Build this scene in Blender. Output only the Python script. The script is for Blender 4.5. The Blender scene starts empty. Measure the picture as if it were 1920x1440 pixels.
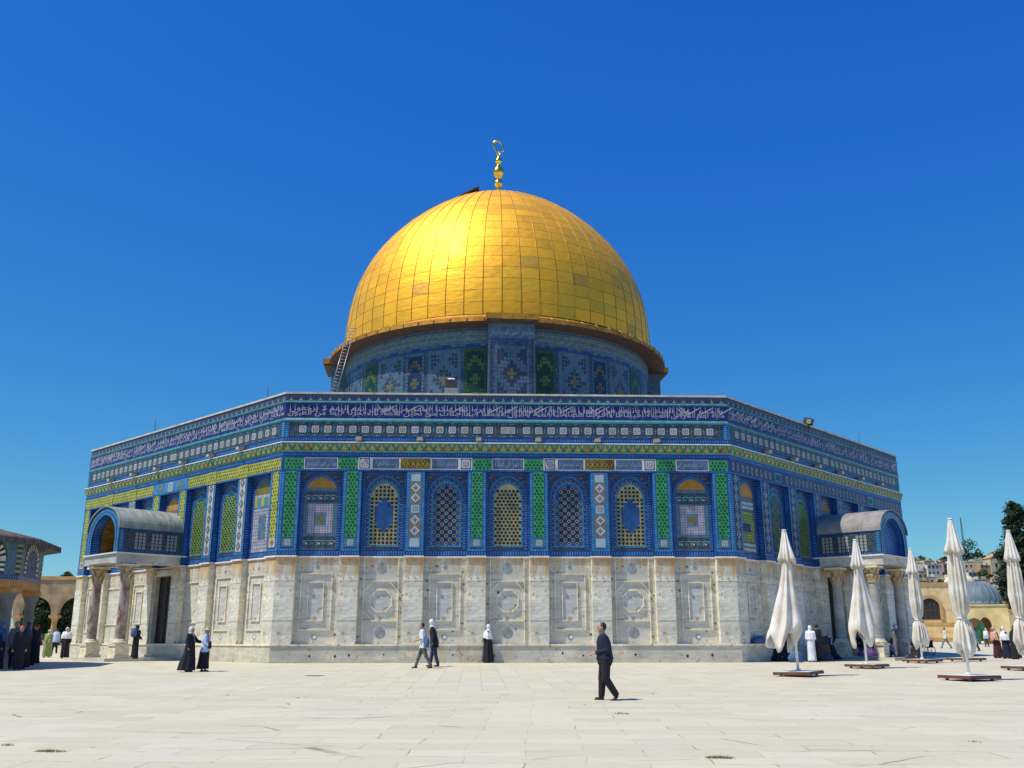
import bpy, math, random
from mathutils import Vector, Matrix, noise
R = random.Random(7)
C = bpy.context.scene.collection
SC = bpy.context.scene
rad, sin, cos, pi = math.radians, math.sin, math.cos, math.pi
A0 = 24.86            # apothem of the octagon; its centre stands at (0, A0)
HS = 10.3             # half a side
# ---------------------------------------------------------------- camera
CAM = Vector((-1.4278, -42.8339, 0.9796))
F_PX, PITCH, YAW, ROLL = 1767.94, 0.264687, 0.037737, -0.000605
fw = Vector((sin(YAW)*cos(PITCH), cos(YAW)*cos(PITCH), sin(PITCH)))
rt = Vector((cos(YAW), -sin(YAW), 0)); up = rt.cross(fw)
rt2 = rt*cos(ROLL)+up*sin(ROLL); up2 = -rt*sin(ROLL)+up*cos(ROLL)
def ray(x, y): return (fw*F_PX + rt2*(x-960) + up2*(720-y)).normalized()
def gz(Y):
    if Y < -1: return (Y+1)*0.0135
    if Y < 15: return 0.0
    return min(Y-15, 80)*0.011
def ground(x, y):
    d = ray(x, y); t = 30.0
    for i in range(60):
        P = CAM+d*t; t = (gz(P.y)-CAM.z)/d.z if d.z < -1e-5 else t
    return CAM+d*t
def atY(x, y, Y):
    d = ray(x, y); return CAM+d*((Y-CAM.y)/d.y)
def mkcam():
    cd = bpy.data.cameras.new('camera'); co = bpy.data.objects.new('camera', cd); C.objects.link(co)
    cd.sensor_width = 36; cd.lens = F_PX/1920*36; cd.clip_start = .1; cd.clip_end = 6000
    M = Matrix((rt2, up2, -fw)).transposed().to_4x4(); M.translation = CAM; co.matrix_world = M
    SC.camera = co
mkcam()
# ---------------------------------------------------------------- objects
def tag(o, label=None, cat=None, group=None, kind=None):
    if label: o['label'] = label
    if cat: o['category'] = cat
    if group: o['group'] = group
    if kind: o['kind'] = kind
    return o
def empty(name, loc=(0, 0, 0), rz=0, parent=None):
    o = bpy.data.objects.new(name, None); C.objects.link(o); o.location = loc; o.rotation_euler = (0, 0, rz); o.empty_display_size = .3
    if parent: o.parent = parent
    return o
def link(name, me, parent=None, loc=(0, 0, 0), rz=0):
    o = bpy.data.objects.new(name, me); C.objects.link(o); o.location = loc; o.rotation_euler = (0, 0, rz)
    if parent: o.parent = parent
    return o
def copy_tree(o, parent=None):
    c = o.copy(); C.objects.link(c); c.parent = parent
    for ch in list(o.children): copy_tree(ch, c)
    return c
class MB:
    def __init__(s): s.v = []; s.f = []; s.m = []; s.uv = []; s.mats = []; s.sm = []
    def mi(s, m):
        if m not in s.mats: s.mats.append(m)
        return s.mats.index(m)
    def face(s, pts, m, uvs=None, smooth=False):
        b = len(s.v); s.v += [tuple(p) for p in pts]; s.f.append(tuple(range(b, b+len(pts)))); s.m.append(s.mi(m)); s.sm.append(smooth)
        s.uv += uvs if uvs else [(p[0], p[2]) for p in pts]
    def mesh(s, verts, faces, m, uvs=None, smooth=False):
        b = len(s.v); s.v += [tuple(p) for p in verts]; k = s.mi(m)
        for i, f in enumerate(faces):
            s.f.append(tuple(b+j for j in f)); s.m.append(k); s.sm.append(smooth)
            s.uv += [uvs[j] for j in f] if uvs else [(verts[j][0]+verts[j][1], verts[j][2]) for j in f]
    def box(s, x0, x1, y0, y1, z0, z1, m, skip=''):
        P = lambda a, b, c: (a, b, c)
        if 'f' not in skip: s.face([P(x0,y0,z0),P(x1,y0,z0),P(x1,y0,z1),P(x0,y0,z1)], m)
        if 'b' not in skip: s.face([P(x1,y1,z0),P(x0,y1,z0),P(x0,y1,z1),P(x1,y1,z1)], m)
        if 'l' not in skip: s.face([P(x0,y1,z0),P(x0,y0,z0),P(x0,y0,z1),P(x0,y1,z1)], m, [(y1,z0),(y0,z0),(y0,z1),(y1,z1)])
        if 'r' not in skip: s.face([P(x1,y0,z0),P(x1,y1,z0),P(x1,y1,z1),P(x1,y0,z1)], m, [(y0,z0),(y1,z0),(y1,z1),(y0,z1)])
        if 't' not in skip: s.face([P(x0,y0,z1),P(x1,y0,z1),P(x1,y1,z1),P(x0,y1,z1)], m, [(x0,y0),(x1,y0),(x1,y1),(x0,y1)])
        if 'u' not in skip: s.face([P(x0,y1,z0),P(x1,y1,z0),P(x1,y0,z0),P(x0,y0,z0)], m, [(x0,y1),(x1,y1),(x1,y0),(x0,y0)])
    # facade helpers: u along the face, z up, d outward from the face plane
    def q(s, u0, u1, z0, z1, d, m, uvs=None): y = -(A0+d); s.face([(u0,y,z0),(u1,y,z0),(u1,y,z1),(u0,y,z1)], m, uvs)
    def fb(s, u0, u1, z0, z1, d0, d1, m, skip=''): s.box(u0, u1, -(A0+d1), -(A0+d0), z0, z1, m, skip)
    def poly(s, pts, d, m): s.face([(u, -(A0+d), z) for u, z in pts], m)
    def sv(s, u0, u1, z0, z1, d, m):   # vertical strip, v runs along it
        w = .5; s.q(u0, u1, z0, z1, d, m, [(-w, z0), (w, z0), (w, z1), (-w, z1)])
    def sh(s, u0, u1, z0, z1, d, m):
        w = .5; s.q(u0, u1, z0, z1, d, m, [(-w, u0), (-w, u1), (w, u1), (w, u0)])
    def ring2(s, outer, inner, d, m, smooth=False):
        L = 0
        for i in range(len(outer)-1):
            a, b, c, e = outer[i], outer[i+1], inner[i+1], inner[i]
            l2 = L+math.dist(a, b); y = -(A0+d)
            s.face([(a[0],y,a[1]),(e[0],y,e[1]),(c[0],y,c[1]),(b[0],y,b[1])], m, [(-.5,L),(.5,L),(.5,l2),(-.5,l2)]); L = l2
    def reveal(s, pts, d0, d1, m):
        L = 0
        for a, b in zip(pts, pts[1:]):
            l2 = L+math.dist(a, b)
            s.face([(a[0],-(A0+d1),a[1]),(a[0],-(A0+d0),a[1]),(b[0],-(A0+d0),b[1]),(b[0],-(A0+d1),b[1])], m, [(-.5,L),(.5,L),(.5,l2),(-.5,l2)]); L = l2
    def lathe(s, prof, m, n=24, c=(0, 0, 0), smooth=True, a0=0, uvk=1.0):
        vs = []; uv = []
        for j, (r, z) in enumerate(prof):
            for i in range(n+1):
                a = a0+2*pi*i/n; vs.append((c[0]+r*cos(a), c[1]+r*sin(a), c[2]+z)); uv.append((uvk*i/n*2*pi*max(p[0] for p in prof), z))
        fs = [(j*(n+1)+i, j*(n+1)+i+1, (j+1)*(n+1)+i+1, (j+1)*(n+1)+i) for j in range(len(prof)-1) for i in range(n)]
        s.mesh(vs, fs, m, uv, smooth)
    def tube(s, pts, r, m, n=8, cap=True, smooth=True):
        pts = [Vector(p) for p in pts]; rs = r if isinstance(r, (list, tuple)) else [r]*len(pts)
        vs = []; prev = None
        for k, p in enumerate(pts):
            t = (pts[min(k+1, len(pts)-1)]-pts[max(k-1, 0)]).normalized()
            x = t.orthogonal().normalized() if prev is None else (prev-t*prev.dot(t)).normalized()
            prev = x; y = t.cross(x)
            for i in range(n):
                a = 2*pi*i/n; vs.append(p+(x*cos(a)+y*sin(a))*rs[k])
        fs = [(k*n+i, k*n+(i+1) % n, (k+1)*n+(i+1) % n, (k+1)*n+i) for k in range(len(pts)-1) for i in range(n)]
        if cap: fs += [tuple(range(n-1, -1, -1)), tuple((len(pts)-1)*n+i for i in range(n))]
        s.mesh(vs, fs, m, None, smooth)
    def me(s, name):
        me = bpy.data.meshes.new(name); me.from_pydata(s.v, [], s.f)
        for m in s.mats: me.materials.append(m)
        me.polygons.foreach_set('material_index', s.m); me.polygons.foreach_set('use_smooth', s.sm)
        ul = me.uv_layers.new(name='UVMap'); ul.data.foreach_set('uv', [x for p in s.uv for x in p]); me.update(); return me
    def build(s, name, parent=None, loc=(0, 0, 0), rz=0): return link(name, s.me(name), parent, loc, rz)
# ---------------------------------------------------------------- materials
class NT:
    def __init__(s, name, rough=.5, metal=0, spec=.5):
        s.mat = bpy.data.materials.new(name); s.mat.use_nodes = True; s.t = s.mat.node_tree; s.n = s.t.nodes; s.l = s.t.links
        s.b = s.n['Principled BSDF']; s.b.inputs['Roughness'].default_value = rough; s.b.inputs['Metallic'].default_value = metal
        s.b.inputs['Specular IOR Level'].default_value = spec; s.mat.diffuse_color = (.5, .5, .5, 1)
    def new(s, typ, **kw):
        n = s.n.new(typ)
        for k, v in kw.items():
            if k in n.inputs.keys(): n.inputs[k].default_value = v
            else: setattr(n, k, v)
        return n
    def set(s, sock, v):
        if hasattr(v, 'is_output'): s.l.new(v, sock)
        else: sock.default_value = v
    def math(s, op, a, b=0, c=0):
        n = s.n.new('ShaderNodeMath'); n.operation = op; s.set(n.inputs[0], a); s.set(n.inputs[1], b)
        if op in ('MULTIPLY_ADD', 'COMPARE', 'SMOOTH_MIN'): s.set(n.inputs[2], c)
        return n.outputs[0]
    def mix(s, f, a, b, blend='MIX'):
        n = s.n.new('ShaderNodeMix'); n.data_type = 'RGBA'; n.blend_type = blend; s.set(n.inputs[0], f)
        for i, v in ((6, a), (7, b)): s.set(n.inputs[i], v if hasattr(v, 'is_output') else (v[0], v[1], v[2], 1))
        return n.outputs[2]
    def noise(s, vec, scale, detail=3, rough=.5, dist=0):
        n = s.new('ShaderNodeTexNoise', Scale=scale, Detail=detail, Roughness=rough, Distortion=dist)
        if vec is not None: s.l.new(vec, n.inputs['Vector'])
        return n.outputs['Fac']
    def vor(s, vec, scale, feature='F1', out='Distance', rnd=1.0):
        n = s.new('ShaderNodeTexVoronoi', Scale=scale); n.feature = feature; n.inputs['Randomness'].default_value = rnd
        s.l.new(vec, n.inputs['Vector']); return n.outputs[out]
    def ramp(s, f, stops, const=False):
        n = s.n.new('ShaderNodeValToRGB'); s.l.new(f, n.inputs[0]); e = n.color_ramp.elements
        if const: n.color_ramp.interpolation = 'CONSTANT'
        while len(e) < len(stops): e.new(.5)
        for i, (p, c) in enumerate(stops):
            e[i].position = p; e[i].color = (c, c, c, 1) if isinstance(c, (int, float)) else (c[0], c[1], c[2], 1)
        return n.outputs[0]
    def mapr(s, v, a, b, c=0, d=1):
        n = s.new('ShaderNodeMapRange'); s.l.new(v, n.inputs[0])
        for i, x in enumerate((a, b, c, d)): n.inputs[i+1].default_value = x
        return n.outputs[0]
    def uv(s): return s.n.new('ShaderNodeTexCoord').outputs['UV']
    def obj(s): return s.n.new('ShaderNodeTexCoord').outputs['Object']
    def pos(s): return s.n.new('ShaderNodeNewGeometry').outputs['Position']
    def xyz(s, v): n = s.n.new('ShaderNodeSeparateXYZ'); s.l.new(v, n.inputs[0]); return n.outputs
    def vmul(s, v, k):
        n = s.n.new('ShaderNodeVectorMath'); n.operation = 'MULTIPLY'; s.l.new(v, n.inputs[0]); n.inputs[1].default_value = k; return n.outputs[0]
    def col(s, c): s.set(s.b.inputs['Base Color'], c if hasattr(c, 'is_output') else (c[0], c[1], c[2], 1)); return s
    def bump(s, h, strength=.3, dist=.02):
        n = s.new('ShaderNodeBump', Strength=strength, Distance=dist); s.l.new(h, n.inputs['Height']); s.l.new(n.outputs[0], s.b.inputs['Normal']); return s
def simple(name, c, rough=.6, var=.15, scale=6, metal=0, bump=0, spec=.4):
    t = NT(name, rough, metal, spec); v = t.obj(); f = t.noise(v, scale, 4)
    lo = tuple(x*(1-var) for x in c); hi = tuple(min(1, x*(1+var)) for x in c)
    t.col(t.mix(t.mapr(f, .3, .7), lo, hi))
    if bump: t.bump(f, bump, .02)
    return t.mat
def az(c): return (c[0]*1.05+.002, c[1]*1.30, c[2]*1.06) if c[2] > c[1]*1.25 else c
def tile(name, c, var=.3, size=.2, rough=.32):
    c = az(c)
    t = NT(name, rough, 0, .35); u = t.uv(); x = t.xyz(u)
    cx = t.math('FLOOR', t.math('DIVIDE', x[0], size)); cy = t.math('FLOOR', t.math('DIVIDE', x[1], size))
    cb = t.n.new('ShaderNodeCombineXYZ'); t.l.new(cx, cb.inputs[0]); t.l.new(cy, cb.inputs[1])
    wn = t.new('ShaderNodeTexWhiteNoise'); t.l.new(cb.outputs[0], wn.inputs[0])
    f = t.math('MULTIPLY_ADD', wn.outputs['Value'], .6, t.math('MULTIPLY', t.noise(u, 2.2, 4), .5))
    lo = tuple(k*(1-var) for k in c); hi = tuple(min(1, k*(1+var)+.01*var) for k in c)
    t.col(t.mix(f, lo, hi)); t.set(t.b.inputs['Roughness'], t.mapr(t.noise(u, 9, 2), .3, .7, rough-.1, rough+.2))
    return t.mat
def dashm(name, base, tick, pitch=.115, duty=.5, wid=.36):
    t = NT(name, .3, 0, .4); x = t.xyz(t.uv()); base, tick = az(base), az(tick)
    fr = t.math('FRACT', t.math('DIVIDE', x[1], pitch)); a = t.math('LESS_THAN', fr, duty)
    b = t.math('LESS_THAN', t.math('ABSOLUTE', x[0]), wid); f = t.math('MULTIPLY', a, b)
    nz = t.noise(t.obj(), 1.6, 4); base2 = t.mix(t.mapr(nz, .35, .65), tuple(k*.7 for k in base), tuple(k*1.35 for k in base))
    tick2 = t.mix(t.mapr(t.noise(t.obj(), 3.1, 4), .35, .65), tuple(k*.65 for k in tick), tuple(k*1.3 for k in tick))
    t.col(t.mix(f, base2, tick2)); return t.mat
def mosaic(name, cols, scale=9, rnd=.35):
    cols = [az(c) for c in cols]; t = NT(name, .35, 0, .35); u = t.uv(); n = t.new('ShaderNodeTexVoronoi', Scale=scale); n.inputs['Randomness'].default_value = rnd; t.l.new(u, n.inputs['Vector'])
    x = t.n.new('ShaderNodeSeparateColor'); t.l.new(n.outputs['Color'], x.inputs[0])
    k = len(cols); c = t.ramp(x.outputs[0], [(i/k, cols[i]) for i in range(k)], True)
    d = t.math('GREATER_THAN', n.outputs['Distance'], .42); big = t.noise(u, .9, 3)
    c = t.mix(t.math('MULTIPLY', d, .6), c, cols[0]); c = t.mix(t.mapr(big, .35, .65, 0, .3), c, tuple(q*.6 for q in cols[0])); t.col(c); return t.mat
T = {}
T['cobalt'] = tile('cobalt_tile', (.010, .036, .22)); T['lblue'] = tile('light_blue_tile', (.04, .15, .40)); T['teal'] = tile('teal_tile', (.045, .17, .24))
T['indigo'] = tile('indigo_tile', (.014, .016, .11)); T['white'] = tile('white_tile', (.44, .43, .42), .15); T['green'] = tile('green_tile', (.04, .25, .09))
T['dgreen'] = tile('dark_green_tile', (.004, .075, .035)); T['yellow'] = tile('yellow_tile', (.34, .31, .07)); T['olive'] = tile('olive_tile', (.16, .13, .02))
T['orange'] = tile('orange_tile', (.40, .19, .02)); T['gray'] = tile('grey_blue_tile', (.09, .115, .155)); T['cream'] = tile('cream_tile', (.62, .58, .50), .12)
T['tan'] = tile('tan_lattice', (.34, .30, .13)); T['dark'] = tile('dark_opening', (.008, .011, .03)); T['navy'] = tile('navy_tile', (.010, .038, .16)); T['lime'] = tile('lime_tile', (.26, .34, .06))
T['mauve'] = tile('mauve_tile', (.11, .095, .15))
DASH = dashm('blue_dash_border', (.007, .025, .20), (.04, .14, .36)); DASHL = dashm('light_dash_border', (.012, .055, .24), (.06, .21, .41), .10)
MOSB = mosaic('blue_grey_mosaic', [(.025, .04, .075), (.08, .095, .10), (.02, .045, .14), (.12, .11, .08), (.05, .085, .11)], 11)
MOSD = mosaic('spandrel_mosaic', [(.025, .03, .10), (.19, .17, .15), (.03, .04, .14), (.15, .10, .09), (.03, .05, .15)], 13, .8)
MOSI = mosaic('parapet_mosaic', [(.03, .04, .14), (.09, .10, .10), (.02, .05, .19), (.05, .08, .14)], 14)
MOSDR = mosaic('drum_mosaic', [(.03, .045, .12), (.10, .12, .15), (.02, .045, .16), (.11, .11, .10), (.035, .08, .16)], 7)
def marble(name, base=(.72, .685, .56), warm=.5, slab=True, stainz=None):
    t = NT(name, .42, 0, .35); p = t.obj(); u = t.uv()
    n1 = t.noise(p, .9, 6, .6, .6); n2 = t.noise(t.vmul(p, (1.7, 1.7, .5)), 1.3, 5, .65, 1.2); mp = t.n.new('ShaderNodeMapping'); t.l.new(p, mp.inputs[0]); mp.inputs['Rotation'].default_value = (0, .62, .3); mp.inputs['Scale'].default_value = (.45, 1.0, 3.4)
    v = t.noise(mp.outputs[0], 1.2, 7, .68, .5); st = t.noise(mp.outputs[0], .8, 5, .6, .3)
    c = t.mix(t.mapr(t.math('ADD', t.math('MULTIPLY', n1, .5), t.math('MULTIPLY', st, .5)), .40, .60), (base[0]*.62, base[1]*.655, base[2]*.72), (base[0]*1.06, base[1]*1.07, base[2]*1.12))
    vein = t.mapr(t.math('ABSOLUTE', t.math('SUBTRACT', v, .5)), 0, .03, 1, 0); c = t.mix(t.math('MULTIPLY', vein, .5), c, (.30, .31, .31))
    c = t.mix(t.mapr(n2, .53, .68, 0, warm), c, (.60, .43, .18))
    sp = t.noise(p, 4.0, 4, .6); c = t.mix(t.mapr(sp, .60, .68, 0, .75), c, (.32, .19, .09))
    if slab:
        x = t.xyz(u); cx = t.math('FLOOR', t.math('DIVIDE', x[0], 1.03)); cy = t.math('FLOOR', t.math('DIVIDE', x[1], 1.32))
        cb = t.n.new('ShaderNodeCombineXYZ'); t.l.new(cx, cb.inputs[0]); t.l.new(cy, cb.inputs[1]); wn = t.new('ShaderNodeTexWhiteNoise'); t.l.new(cb.outputs[0], wn.inputs[0])
        c = t.mix(t.math('MULTIPLY', wn.outputs['Value'], .30), c, (.46, .44, .39))
    if stainz:
        z = t.xyz(t.uv())[1]; g = t.math('ADD', z, t.math('MULTIPLY', t.math('SUBTRACT', t.noise(t.vmul(p, (3, 3, .7)), 1.3, 4), .5), 2.4))
        c = t.mix(t.mapr(g, stainz-.35, stainz+.45, 0, .9), c, (.52, .27, .07))
    t.col(c); t.bump(t.math('ADD', n1, sp), .12, .02); return t.mat
MARB = marble('grey_veined_marble', stainz=4.45); MARP = marble('pilaster_marble', (.82, .775, .62), .55, False, 4.05); MARL = marble('plinth_marble', (.67, .625, .49), .75)
MARC = marble('cream_marble_trim', (.98, .85, .58), .35, False); MARCOL = NT('red_veined_column_marble', .35)
_p = MARCOL.obj(); _n = MARCOL.noise(_p, 2.6, 7, .7, .8); MARCOL.col(MARCOL.mix(MARCOL.mapr(_n, .38, .60), (.48, .42, .37), (.22, .10, .08))); MARCOL = MARCOL.mat
WHITE = simple('white_stone', (.72, .70, .64), .6, .12); LEAD = simple('weathered_lead', (.33, .36, .34), .45, .22, 2.5); STONE = simple('honey_limestone', (.70, .53, .29), .85, .22, 1.2, bump=.3)
# ================================================================ the shrine
B = empty('domed_shrine', (0, A0, 0)); tag(B, 'octagonal shrine with blue tiled walls, marble lower walls and a large golden dome', 'shrine')
PH = (0, -pi/4, pi/4)                       # the three faces in view: front, left, right
BAYS = [-8.5, -5.63, -2.8, 0, 2.8, 5.63, 8.5]
PIL = [-9.86, -7.07, -4.20, -1.41, 1.41, 4.20, 7.07, 9.86]; PW = .415
RD = -.30; ZL = 4.58; ZT = 8.42
M0 = MB()
t225 = math.tan(pi/8)
def octo(mb, d, z0, z1, m, faces=8):
    for k in range(faces):
        a = k*pi/4; h = (A0+d)*t225; P = []
        for (u, z) in ((-h, z0), (h, z0), (h, z1), (-h, z1)):
            x, y = u, -(A0+d); P.append((x*cos(a)-y*sin(a), x*sin(a)+y*cos(a), z))
        mb.face(P, m, [(-h, z0), (h, z0), (h, z1), (-h, z1)])
COPE = simple('weathered_coping_stone', (.50, .47, .39), .7, .25, 2.5)
# core walls: marble behind the recesses, tile above
def wallset():
    mb = MB()
    for k in range(8):
        a = k*pi/4
        def F(u0, u1, z0, z1, d, m):
            P = []
            for (u, z) in ((u0, z0), (u1, z0), (u1, z1), (u0, z1)):
                x, y = u, -(A0+d); P.append((x*cos(a)-y*sin(a), x*sin(a)+y*cos(a), z))
            mb.face(P, m, [(u0, z0), (u1, z0), (u1, z1), (u0, z1)])
        h = (A0+RD)*t225
        if k in (1, 7):   # doorway gap in the side faces
            for u0, u1, z0, z1 in ((-h, -.95, 0, ZL), (.95, h, 0, ZL), (-.95, .95, 4.15, ZL)): F(u0, u1, z0, z1, RD, MARB)
        else: F(-h, h, 0, ZL, RD, MARB)
        F(-h, h, ZL, 9.25, RD, MOSB)
    return mb
W = wallset().build('wall', B)
ROOFM = simple('roof_lead', (.36, .37, .35), .6, .2, 1.0)
mb = MB(); octo(mb, -.45, 9.2, 12.0, ROOFM)
hh = (A0-.45)*t225
for k in range(8):
    a = k*pi/4; P = []
    for (u, y, z) in ((-hh, -(A0-.45), 11.2), (hh, -(A0-.45), 11.2), (11.4*t225, -11.4, 14.6), (-11.4*t225, -11.4, 14.6)): P.append((u*cos(a)-y*sin(a), u*sin(a)+y*cos(a), z))
    mb.face(P, ROOFM)
mb.build('roof', B)
mb = MB()
for k in range(8):
    a = k*pi/4
    for d0, d1, z0, z1 in ((-.48, .05, 12.02, 12.11),):
        for (da, db, za, zb) in ((d1, d1, z0, z1), (d1, d0, z1, z1+.0)):
            P = []
            for (s_, d, z) in ((-1, da, za), (1, da, za), (1, db, zb), (-1, db, zb)):
                u, y = s_*(A0+d)*t225, -(A0+d); P.append((u*cos(a)-y*sin(a), u*sin(a)+y*cos(a), z))
            mb.face(P, COPE)
mb.build('coping', B)
# plinth
mb = MB(); octo(mb, .05, -.3, .72, MARL); octo(mb, .09, .72, .79, MARC)
for k in range(8):
    a = k*pi/4
    for (d0, d1, z) in ((RD-.02, .09, .79), (.05, .09, .72)):
        P = []
        for (s_, d) in ((-1, d1), (1, d1), (1, d0), (-1, d0)):
            u, y = s_*(A0+d)*t225, -(A0+d); P.append((u*cos(a)-y*sin(a), u*sin(a)+y*cos(a), z))
        mb.face(P if z > .75 else P[::-1], MARC)
PLH = simple('clamp_hole', (.05, .04, .03), .9)
for u in (-8.6, -7.5, -6.9, -5.4, -2.4, -.6, 2.4, 3.3, 4.4, 5.6, 7.9, 9.0):
    n = 8; s_ = .045+.03*R.random(); zc = .35+R.uniform(-.08, .08); mb.poly([(u+s_*cos(2*pi*i/n)*.8, zc+s_*sin(2*pi*i/n)) for i in range(n)], .054, PLH)
mb.build('plinth', B)
for ph in PH:   # carved disc frieze etc stays in the plinth mesh
    pass
# ---- small 2d ornaments ----
def disc(mb, cx, cz, r, d, m, n=8, a0=pi/8, sx=1): mb.poly([(cx+r*sx*cos(a0+2*pi*i/n), cz+r*sin(a0+2*pi*i/n)) for i in range(n)], d, m)
def oring(mb, cx, cz, r, w, d, m, n=8, a0=pi/8):
    P = [(cx+r*cos(a0+2*pi*i/n), cz+r*sin(a0+2*pi*i/n)) for i in range(n+1)]; Q = [(cx+(r-w)*cos(a0+2*pi*i/n), cz+(r-w)*sin(a0+2*pi*i/n)) for i in range(n+1)]
    for i in range(n): mb.poly([Q[i], P[i], P[i+1], Q[i+1]], d, m)
def rosette(mb, cx, cz, s, d, mw, md, diamond=False, sq=1.0):
    if diamond: mb.poly([(cx, cz-s), (cx+s*sq, cz), (cx, cz+s), (cx-s*sq, cz)], d, mw); k = .62
    else:
        c = s*.22; mb.poly([(cx-s+c, cz-s), (cx+s-c, cz-s), (cx+s, cz-s+c), (cx+s, cz+s-c), (cx+s-c, cz+s), (cx-s+c, cz+s), (cx-s, cz+s-c), (cx-s, cz-s+c)], d, mw); k = .9
    for i in range(8):
        a = i*pi/4; rr = s*k*(1 if i % 2 == 0 or not diamond else .62); 
        if not diamond and i % 2: rr *= 1.12
        dx, dz = cos(a), sin(a); px, pz = -dz, dx; w = s*.12
        mb.poly([(cx+dx*rr*.32, cz+dz*rr*.32), (cx+dx*rr*.66+px*w, cz+dz*rr*.66+pz*w), (cx+dx*rr*.92, cz+dz*rr*.92), (cx+dx*rr*.66-px*w, cz+dz*rr*.66-pz*w)], d+.006, md)
    disc(mb, cx, cz, s*.13, d+.006, md)
def hexfill(mb, u0, u1, z0, z1, d, base, dot, pitch=.17, r=.062, sx=1):
    mb.q(u0, u1, z0, z1, d, base); j = 0; z = z0+pitch*.5
    while z < z1-r*.7:
        off = 0 if j % 2 else pitch*.5; n = int((u1-u0)/pitch)+2; cu = (u0+u1)/2
        for i in range(-n, n+1):
            x = cu+i*pitch+off
            if x-r > u0-.01 and x+r < u1+.01: disc(mb, x, z, r, d+.006, dot, 6, 0)
        z += pitch*.87; j += 1
def arch(w, z0, zs, h, n=10, cx=0):
    pts = [(cx-w, z0)]
    for i in range(n*2+1):
        a = pi-pi*i/(2*n); x = w*cos(a); z = zs+h*(sin(a)**.92)*(.93+.07*(1-abs(x)/w)); pts.append((cx+x, z))
    pts.append((cx+w, z0)); return pts
def inside(x, z, w, z0, zs, h, mg=0):
    if z < z0+mg or abs(x) > w-mg: return False
    if z <= zs: return True
    k = (x/(w-mg))**2
    return k < 1 and z < zs+(h-mg)*math.sqrt(1-k)
# ---- Arabic lettering (joined forms) ----
FORMS = {}
def _mk():
    c = 0xFE8D; two = 'اةآأؤإدذرزوى'
    order = [('آ', 2, 0xFE81), ('أ', 2, 0xFE83), ('ؤ', 2, 0xFE85), ('إ', 2, 0xFE87), ('ئ', 4, 0xFE89), ('ا', 2, 0xFE8D), ('ب', 4, 0xFE8F), ('ة', 2, 0xFE93), ('ت', 4, 0xFE95), ('ث', 4, 0xFE99), ('ج', 4, 0xFE9D), ('ح', 4, 0xFEA1), ('خ', 4, 0xFEA5), ('د', 2, 0xFEA9), ('ذ', 2, 0xFEAB), ('ر', 2, 0xFEAD), ('ز', 2, 0xFEAF), ('س', 4, 0xFEB1), ('ش', 4, 0xFEB5), ('ص', 4, 0xFEB9), ('ض', 4, 0xFEBD), ('ط', 4, 0xFEC1), ('ظ', 4, 0xFEC5), ('ع', 4, 0xFEC9), ('غ', 4, 0xFECD), ('ف', 4, 0xFED1), ('ق', 4, 0xFED5), ('ك', 4, 0xFED9), ('ل', 4, 0xFEDD), ('م', 4, 0xFEE1), ('ن', 4, 0xFEE5), ('ه', 4, 0xFEE9), ('و', 2, 0xFEED), ('ى', 2, 0xFEEF), ('ي', 4, 0xFEF1)]
    for ch, n, b in order: FORMS[ch] = (n, b)
_mk()
LA = {'ا': 0xFEFB, 'أ': 0xFEF7, 'إ': 0xFEF9, 'آ': 0xFEF5}
def shape(s):
    out = []; i = 0; prev = False
    while i < len(s):
        ch = s[i]
        if ch not in FORMS: out.append(ch); prev = False; i += 1; continue
        if ch == 'ل' and i+1 < len(s) and s[i+1] in LA: out.append(chr(LA[s[i+1]]+(1 if prev else 0))); prev = False; i += 2; continue
        n, b = FORMS[ch]; nx = i+1 < len(s) and s[i+1] in FORMS and n == 4
        f = (3 if nx else 1) if prev else (2 if nx else 0)
        out.append(chr(b+f)); prev = (n == 4 and nx); i += 1
    return ''.join(reversed(out))
def textmesh(s, res=1, bold=0.0):
    cu = bpy.data.curves.new('lettering', 'FONT'); cu.body = shape(s); cu.resolution_u = res; cu.offset = bold; cu.fill_mode = 'FRONT'
    o = bpy.data.objects.new('lettering_tmp', cu); C.objects.link(o); bpy.context.view_layer.update()
    me = bpy.data.meshes.new_from_object(o.evaluated_get(bpy.context.evaluated_depsgraph_get()))
    vs = [tuple(v.co) for v in me.vertices]; fs = [tuple(p.vertices) for p in me.polygons]
    bpy.data.objects.remove(o); bpy.data.curves.remove(cu); bpy.data.meshes.remove(me)
    x0 = min(v[0] for v in vs); x1 = max(v[0] for v in vs); y0 = min(v[1] for v in vs); y1 = max(v[1] for v in vs)
    return [((v[0]-x0)/(x1-x0), (v[1]-y0)/(y1-y0)) for v in vs], fs
def put(mb, tm, u0, u1, z0, z1, d, m, fn=None):
    vs, fs = tm; P = [(u0+(u1-u0)*a, z0+(z1-z0)*b) for a, b in vs]
    V = [fn(u, z) for u, z in P] if fn else [(u, -(A0+d), z) for u, z in P]
    mb.mesh(V, fs, m, [(u, z) for u, z in P])
V1 = 'وجاء من أقصى المدينة رجل يسعى قال يا قوم اتبعوا المرسلين اتبعوا من لا يسألكم أجرا وهم مهتدون وما لي لا أعبد الذي فطرني وإليه ترجعون'
V2 = 'إني آمنت بربكم فاسمعون قيل ادخل الجنة قال يا ليت قومي يعلمون بما غفر لي ربي وجعلني من المكرمين وما أنزلنا على قومه من بعده من جند من السماء'
V3 = 'يا حسرة على العباد ما يأتيهم من رسول إلا كانوا به يستهزئون ألم يروا كم أهلكنا قبلهم من القرون أنهم إليهم لا يرجعون'
V4 = 'وآية لهم الأرض الميتة أحييناها وأخرجنا منها حبا فمنه يأكلون وجعلنا فيها جنات من نخيل وأعناب وفجرنا فيها من العيون'
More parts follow.
